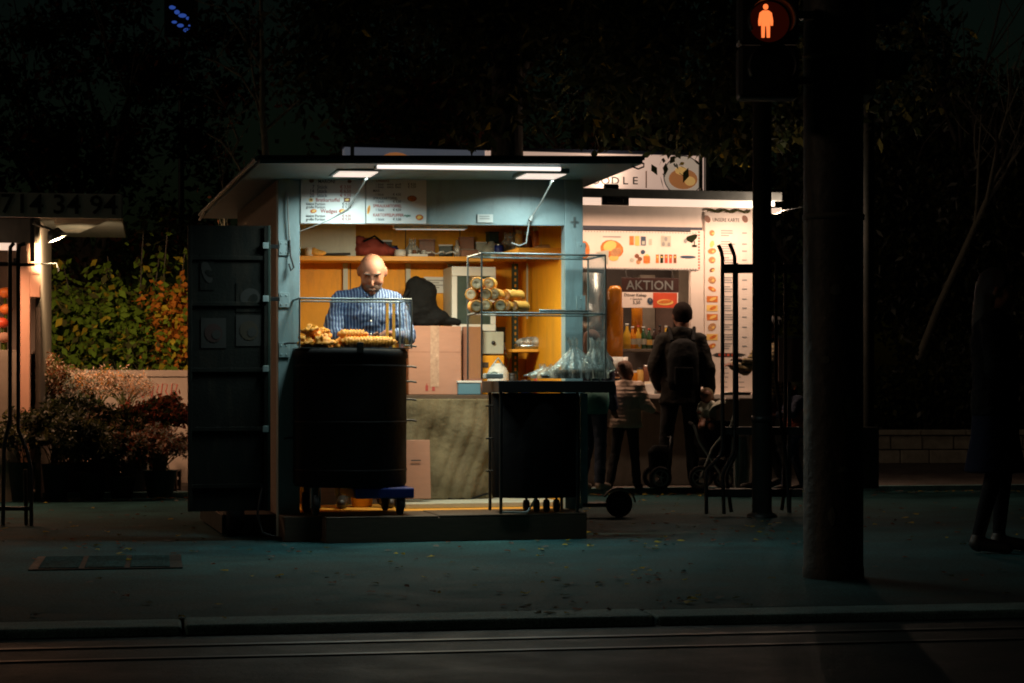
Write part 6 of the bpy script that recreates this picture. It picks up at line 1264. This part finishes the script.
# bare young tree
Yb = 19.5; rg = np.random.default_rng(21)
t = thing('tree', 'thin bare young tree rising behind the left end of the kiosk roof', 'tree', Vector(((262-CX)/F*Yb, Yb, 0)), 0, 'trees around the kiosks')
mb = MB(); out = []; Z = lambda py: CAMH-(py-CY)/F*Yb; X_ = lambda px: (px-262)/F*Yb
mb.tube([(.05, 0, 0), (.02, 0, 1.6), (X_(266), 0, Z(158)), (X_(262), 0, Z(110)), (X_(262), 0, Z(60)), (X_(261), 0, Z(0)), (X_(258), 0, Z(-60))], [.06, .05, .035, .028, .022, .016, .006], 10)
for pts in (((264, 130), (256, 100), (240, 75), (215, 60), (203, 56)), ((265, 130), (285, 112), (300, 98), (312, 84)), ((262, 70), (250, 50), (238, 28), (222, 8)), ((262, 66), (275, 50), (292, 35), (303, 27)), ((242, 172), (232, 155), (220, 140), (205, 132)), ((262, 110), (256, 92), (250, 60), (251, 40)), ((232, 155), (238, 140), (230, 122), (226, 108))):
    mb.tube([(X_(a), (i*.04), Z(b)) for i, (a, b) in enumerate(pts)], [.016-.0025*i for i in range(len(pts))], 6)
    for k in range(3): a, b = pts[rg.integers(1, len(pts))]; branches(mb, rg, (X_(a), 0, Z(b)), (rg.normal()*.7, rg.normal()*.3, .7), .35, .006, 1, out)
mb.build('trunk', MATS['bark_pale'], t)
C_ = np.array([[v.x, v.y, v.z] for v in out])[rg.integers(0, len(out), 120)]+rg.normal(size=(120, 3))*.12; leafcloud('crown', C_, .07, [MATS['leaf_rust'], MATS['leaf_olive']], None, t, None, .5, .4, 3)
t2 = thing('tree', 'short bare sapling left of the thin young tree', 'tree', Vector(((230-CX)/F*19.2, 19.2, 0)), 0, 'trees around the kiosks'); mb = MB(); out = []
branches(mb, rg, (0, 0, 0), (0.05, 0, 1), 1.9, .035, 1, out, .3, upw=.5); branches(mb, rg, (.02, 0, 1.6), (-.1, 0, 1), 1.0, .02, 3, out, .35, upw=.5); mb.build('trunk', MATS['bark_pale'], t2)
C_ = np.array([[v.x, v.y, v.z] for v in out])[rg.integers(0, len(out), 60)]+rg.normal(size=(60, 3))*.1; leafcloud('crown', C_, .06, [MATS['leaf_rust']], None, t2, None, .5, .4, 4)
# right trees beyond the stone wall
tree('leaning pale trunked tree beyond the stone wall on the right', Vector(((874-CX)/F*28, 28, .05)), 3.6, .055, (1.2, 1.6, 4.2), (2.2, .9, 1.5), 60, 13000, ('leaf_dark', 'leaf_olive', 'leaf_silver'), (.5, .4, .10), .14, .9, 31, (1.55, -.1), 'bark_pale', hang=.9)
tree('tall bushy tree with drooping leaves at the far right beyond the stone wall', Vector(((1010-CX)/F*29, 29, .05)), 2.2, .16, (-.1, .4, 3.4), (1.9, 1.2, 3.0), 90, 17000, ('leaf_dark', 'leaf_olive', 'leaf_silver'), (.5, .4, .10), .14, .8, 32, (0, 0), hang=.8)
tree('dark dense tree between the steel pole and the column, behind the stand', Vector(((840-CX)/F*31, 31, .05)), 2.0, .18, (0, 0, 3.8), (2.6, 1.2, 3.4), 90, 16000, ('leaf_dark', 'leaf_olive'), (.7, .3), .15, .5, 33)
tree('dark tree filling the upper left corner of the night sky', Vector(((90-CX)/F*32, 32, 0)), 2.6, .2, (0, 0, 5.0), (3.2, 1.4, 2.9), 80, 12000, ('leaf_dark', 'leaf_rust'), (.8, .2), .16, .3, 34)
tree('dark tree standing far behind the kiosk roof', Vector(((620-CX)/F*34, 34, .05)), 2.6, .2, (0, 0, 5.2), (3.6, 1.4, 3.4), 90, 14000, ('leaf_dark', 'leaf_olive', 'leaf_rust'), (.65, .2, .15), .16, .3, 35)
def bush(label, loc, c, r, ncl, nl, mats, w_, size, seed, shoots=(), group=None, cs=.25, name='bush'):
    rg = np.random.default_rng(seed); t = thing(name, label, name, loc, 0, group); mb = MB(); out = []
    for k in range(7): branches(mb, rg, (rg.normal()*.15, rg.normal()*.1, 0), (rg.normal()*.5, rg.normal()*.3, 1), r[2]*1.2, .022, 2, out)
    cc = rp(rg, c, r, ncl); C_ = cc[rg.integers(0, ncl, nl)]+rg.normal(size=(nl, 3))*cs*np.array([.6, .6, .4])
    C_ = C_[C_[:, 2] > .05]
    for (x, z0_, z1_, dx) in shoots:
        mb.tube([(x, 0, z0_), (x+dx*.4, 0, (z0_+z1_)/2), (x+dx, 0, z1_)], [.012, .008, .004], 6); m_ = 45; s_ = rg.random((m_, 1)); C_ = np.vstack([C_, np.hstack([x+dx*s_, np.zeros((m_, 1)), z0_+(z1_-z0_)*s_])+rg.normal(size=(m_, 3))*.05])
    mb.build('branches', MATS['bark'], t); leafcloud('foliage', C_, size, [MATS[m] for m in mats], w_, t, None, .5, .6, seed); return t
Yh = 22.3; bx = lambda px, Y: Vector(((px-CX)/F*Y, Y, 0))
bush('large leafy green bush with tall shoots behind the flower pots', bx(112, Yh), (0, 0, 1.35), (1.05, .55, .82), 48, 7600, ('leaf_bush', 'leaf_olive', 'leaf_yellow'), (.72, .18, .10), .105, 41, ((.30, 1.7, 2.95, .06), (.54, 1.6, 3.05, .10), (.44, 1.7, 2.6, .1), (.05, 1.7, 2.5, -.1), (-.4, 1.6, 2.45, -.15), (.72, 1.7, 2.6, .1), (-.15, 1.6, 2.35, .1)), cs=.36)
bush('orange autumn bush glowing beside the opened kiosk door', bx(187, 21.9), (0, 0, 1.65), (.27, .3, .7), 26, 2300, ('leaf_orange', 'leaf_yellow', 'leaf_bush'), (.62, .2, .18), .085, 42)
bush('dark green bush behind the flower stand corner', bx(55, 22.6), (0, 0, 1.5), (.6, .5, 1.1), 36, 3600, ('leaf_dark', 'leaf_olive', 'leaf_bush'), (.5, .35, .15), .09, 43)
bush('low dark shrub growing behind the stone wall', bx(905, 27.2), (0, 0, .8), (.9, .4, .7), 36, 4200, ('leaf_dark', 'leaf_olive'), (.6, .4), .10, 44)
bush('second dark shrub behind the stone wall, nearer the silhouetted woman', bx(965, 27.3), (0, 0, .8), (.9, .4, .75), 36, 4200, ('leaf_dark', 'leaf_olive', 'leaf_silver'), (.55, .35, .1), .10, 45)
# flower buckets: px, foliage top y, base y, depth, bucket half width px, bucket top y
def pot(label, px, ytop, ybase, Y, hw_, ypt, mats, w_, size, seed, spread, potm='grey_paint_dark', z=None, n=650, upright=False):
    s_ = Y/F; z0 = CAMH-(ybase-CY)*s_ if z is None else z; hp = (ybase-ypt)*s_; hf = (ypt-ytop)*s_; R_ = hw_*s_
    t = thing('flower_bucket', label, 'flower bucket', Vector(((px-CX)*s_, Y, z0)), 0, 'flower buckets beside the flower stand'); rg = np.random.default_rng(seed)
    mb = MB(); mb.lathe([(0, 0), (R_*.72, 0), (R_, hp), (R_*1.05, hp), (R_*.95, hp-.01), (0, hp-.03)], n=20); mb.build('bucket', MATS[potm], t)
    mb = MB(); C_ = []
    for k in range(34):
        a_ = rg.uniform(0, 2*PI); q = rg.random()**.6; tip = Vector((1.4*spread*s_*q*math.cos(a_), 1.4*spread*s_*q*math.sin(a_)*.8, hp+hf*(rg.uniform(.75, 1.0) if q < .5 else rg.uniform(.4, .85)))); mid = Vector((tip.x*.4, tip.y*.4, hp+(tip.z-hp)*.55))
        mb.tube([(rg.normal()*R_*.3, rg.normal()*R_*.3, hp-.02), mid, tip], [.005, .004, .002], 5, 0, False)
        for j in range(5*n//34): u = rg.uniform(.35, 1)**.7; pnt = mid.lerp(tip, u) if u > .3 else mid; C_.append([pnt.x+rg.normal()*.028, pnt.y+rg.normal()*.028, pnt.z+rg.normal()*.025])
    mb.build('stems', MATS['leaf_olive'], t); leafcloud('blossom_foliage', np.array(C_), size*(.6 if upright else .8), [MATS[m] for m in mats], w_, t, None, 0 if upright else .3, .4 if not upright else .25, seed); return t
# two tier bench that carries the back row
YBk = 19.2
t = thing('plant_bench', 'long low dark bench carrying the back row of flower buckets', 'bench', bx(85, YBk), R(4)); hb = CAMH-(441-CY)/F*YBk
mb = MB(); mb.box(-.95, .75, -.15, .2, hb-.03, hb-.001); mb.build('bench_top', MATS['dark_wood'], t, bevel=.004)
for x in (-.9, -.1, .65):
    for y in (-.12, .16): mb = MB(); mb.box(x, x+.04, y, y+.04, 0, hb-.031); mb.build('leg', MATS['dark_wood'], t)
pk = ('leaf_pink', 'leaf_silver', 'leaf_olive'); 
for a_ in (('white and pink heather in the back row, left end of the bench', 32, 352, 441, YBk, 11, 405, ('leaf_rust', 'leaf_olive', 'leaf_pink'), (.5, .3, .2), .05, 51, 34), ('white heather flowers in the back row of the bench', 66, 372, 441, YBk, 11, 408, ('leaf_silver', 'leaf_pink', 'leaf_olive'), (.6, .2, .2), .05, 52, 33),
           ('orange pink blossoms in a dark bucket in the back row', 98, 368, 441, YBk, 9, 406, ('leaf_pink', 'leaf_orange', 'leaf_olive'), (.55, .2, .25), .05, 53, 27), ('pale pink grasses in a light bucket at the right of the back row', 126, 370, 441, YBk, 10, 407, ('leaf_pink', 'leaf_silver', 'leaf_orange'), (.65, .2, .15), .05, 54, 27)):
    pot(*a_, potm='grey_paint_dark' if 'dark' in a_[0] else 'cream_panel', z=hb, upright=True)
for i, a_ in enumerate((('dark red leaved plant above the big green bucket at the right end', 158, 396, 470, 19.0, 12, 440, ('leaf_rust', 'leaf_red', 'leaf_dark'), (.4, .25, .35), .07, 61, 30, 'grey_paint_dark'),
    ('big dark green bucket of rusty chrysanthemums next to the kiosk door', 160, 425, 497, 18.3, 17, 470, ('leaf_rust', 'leaf_silver', 'leaf_olive', 'leaf_pink'), (.35, .25, .2, .2), .05, 62, 31, 'dark_green_metal'),
    ('silvery leaved plant in the front row left of the white heather', 22, 405, 500, 18.0, 14, 462, ('leaf_dark', 'leaf_silver', 'leaf_olive'), (.5, .2, .3), .07, 63, 32, 'grey_paint_dark'),
    ('dark bushy plant with white dots in the middle of the front row', 56, 400, 500, 18.0, 14, 464, ('leaf_dark', 'leaf_silver', 'leaf_olive'), (.6, .2, .2), .06, 64, 32, 'black_plastic'),
    ('low dark green plant in the front row under the orange blossoms', 92, 422, 499, 18.1, 15, 472, ('leaf_dark', 'leaf_olive', 'leaf_silver'), (.65, .25, .1), .06, 65, 27, 'black_plastic'),
    ('low dark plant with few red leaves between the front buckets', 122, 432, 498, 18.2, 14, 476, ('leaf_dark', 'leaf_rust', 'leaf_silver'), (.6, .25, .15), .06, 66, 24, 'grey_paint_dark'),
    ('dense dark foliage pot behind the front row, under the white heather', 74, 396, 497, 18.75, 15, 462, ('leaf_dark', 'leaf_silver', 'leaf_olive'), (.5, .2, .3), .07, 71, 32, 'black_plastic'),
    ('dense dark foliage pot behind the front row, under the orange blossoms', 104, 402, 497, 18.75, 15, 462, ('leaf_dark', 'leaf_pink', 'leaf_olive'), (.5, .2, .3), .06, 72, 30, 'black_plastic'),
    ('dense dark foliage pot behind the front row, left of the big green bucket', 134, 410, 497, 18.75, 14, 462, ('leaf_dark', 'leaf_rust', 'leaf_olive'), (.5, .2, .3), .06, 73, 30, 'black_plastic'),
    ('tall grassy plant beside the lit peach wall of the flower stand', 40, 356, 441, 18.9, 11, 420, ('leaf_rust', 'leaf_olive', 'leaf_pink'), (.5, .3, .2), .05, 67, 26, 'deep_blue'))):
    pot(*a_[:12], potm=a_[12], n=800 if i != 9 else 500, z=(hb if i == 9 else 0 if a_[2] >= 490 else None))
# upturned crate carrying the red leaved plant
t = thing('wooden_crate', 'dark wooden crate under the red leaved plant', 'crate', bx(158, 19.0), 0); hh = CAMH-(470-CY)/F*19.0; mb = MB()
for z in (0, hh*.36, hh*.72): mb.box(-.2, .2, -.14, -.125, z, z+hh*.25); mb.box(-.2, .2, .125, .14, z, z+hh*.25)
mb.box(-.2, .2, -.14, .14, hh-.012, hh-.001); mb.build('slats', MATS['dark_wood'], t)
for x in (-.2, .18):
    for y in (-.124, .10): mb = MB(); mb.box(x, x+.02, y, y+.02, 0, hh-.013); mb.build('corner_post', MATS['dark_wood'], t)
# ================================================================ CAMERA, WORLD, LIGHT
cam = bpy.data.cameras.new('camera'); co = bpy.data.objects.new('camera', cam); COL.objects.link(co)
cam.lens = F/1024*36; cam.sensor_width = 36; cam.shift_y = (CY-341.5)/1024; cam.clip_end = 2000; cam.clip_start = .1
co.location = (0, 0, CAMH); co.rotation_euler = (R(90), 0, 0); scene.camera = co
w = bpy.data.worlds.new('World'); scene.world = w; w.use_nodes = True; nt = w.node_tree
sky = nt.nodes.new('ShaderNodeTexSky'); sky.sky_type = 'NISHITA'; sky.sun_disc = False; sky.sun_elevation = R(1.5); sky.sun_rotation = R(200)
tint = nt.nodes.new('ShaderNodeMixRGB'); tint.blend_type = 'MULTIPLY'; tint.inputs[0].default_value = 1; tint.inputs[2].default_value = (.5, .9, .9, 1)
nt.links.new(sky.outputs[0], tint.inputs[1]); nt.links.new(tint.outputs[0], nt.nodes['Background'].inputs[0]); nt.nodes['Background'].inputs[1].default_value = SKY
sl = bpy.data.lights.new('street_light', 'SUN'); sl.energy = STREET_W; sl.angle = R(4); sl.color = (1, .70, .46); so = bpy.data.objects.new('street_light', sl); COL.objects.link(so); so.rotation_euler = Vector((-1, -.30, .42)).to_track_quat('Z', 'Y').to_euler()  # weak directional light standing in for an unseen warm street lamp at left
def area(name, loc, sx, sy, power, col, rot=(0,0,0), spread=160):
    l = bpy.data.lights.new(name, 'AREA'); l.shape = 'RECTANGLE'; l.size = sx; l.size_y = sy; l.energy = power; l.color = col; l.spread = R(spread)
    o = bpy.data.objects.new(name, l); COL.objects.link(o); o.location = loc; o.rotation_euler = rot; return o
for (A, b_, z, sx, sy) in LAMPS: area('canopy_lamp', K.W(A, b_, z), sx, sy, PANEL_W, (.80, 1, .94), (0, 0, K.th), 156)
A, b_, z, sx, sy = STRIP; area('strip_lamp', K.W(A, b_, z), sx, sy, STRIP_W, (.80, 1, .94), (R(0), 0, K.th), 140)
A, b_, z, sx, sy = TUBE; area('interior_lamp', K.W(A, b_, z), sx, sy, TUBE_W, (1, .86, .58), (R(8), 0, K.th), 175)
area('awning_lamp', S.W(-2.0, -.5, GP+zR1-.10), 4.0, .06, AWN_W, (1, .62, .41), (R(6), 0, S.th), 166)
area('stand_inside_lamp', S.W(-2.0, .93, GP+zR1-.085), 3.2, .06, INS_W, (1, .66, .44), (0, 0, S.th), 175)
area('sign_lamp', UPL, .12, .05, 2, (1, .7, .5), (R(180-38), 0, S.th), 170)
area('left_stand_lamp', Q.W(-.85, -.5, qz(0, 253, -.5)), 1.3, .05, LST_W, (1, .50, .27), (R(-5), 0, Q.th), 175)
pl = bpy.data.lights.new('flood_bulb', 'POINT'); pl.energy = 30; pl.color = (1, .7, .5); pl.shadow_soft_size = .04; po = bpy.data.objects.new('flood_bulb', pl); COL.objects.link(po); po.location = fl+Vector((.10, .12, -.10))
p2 = bpy.data.lights.new('spot_bulb', 'POINT'); p2.energy = SPOT_W; p2.color = (1, .62, .38); p2.shadow_soft_size = .04; po = bpy.data.objects.new('spot_bulb', p2); COL.objects.link(po); po.location = SPOT
sp_ = bpy.data.lights.new('spot_beam', 'SPOT'); sp_.energy = BEAM_W; sp_.color = (1, .66, .36); sp_.spot_size = R(100); sp_.spot_blend = .7; sp_.shadow_soft_size = .05; po = bpy.data.objects.new('spot_beam', sp_); COL.objects.link(po); po.location = SPOT; po.rotation_euler = (SPOT-P(130, 315, 21.5)).to_track_quat('Z', 'Y').to_euler()
scene.view_settings.view_transform = 'Standard'; scene.view_settings.look = 'None'; scene.view_settings.exposure = EXPO; scene.view_settings.gamma = 1
scene.render.engine = 'CYCLES'; scene.cycles.use_denoising = True; scene.cycles.max_bounces = 6; scene.cycles.transparent_max_bounces = 16
scene.cycles.sample_clamp_indirect = 4; scene.cycles.caustics_reflective = False; scene.cycles.caustics_refractive = False; scene.cycles.pixel_filter_type = 'BLACKMAN_HARRIS'; scene.cycles.filter_width = 1.9
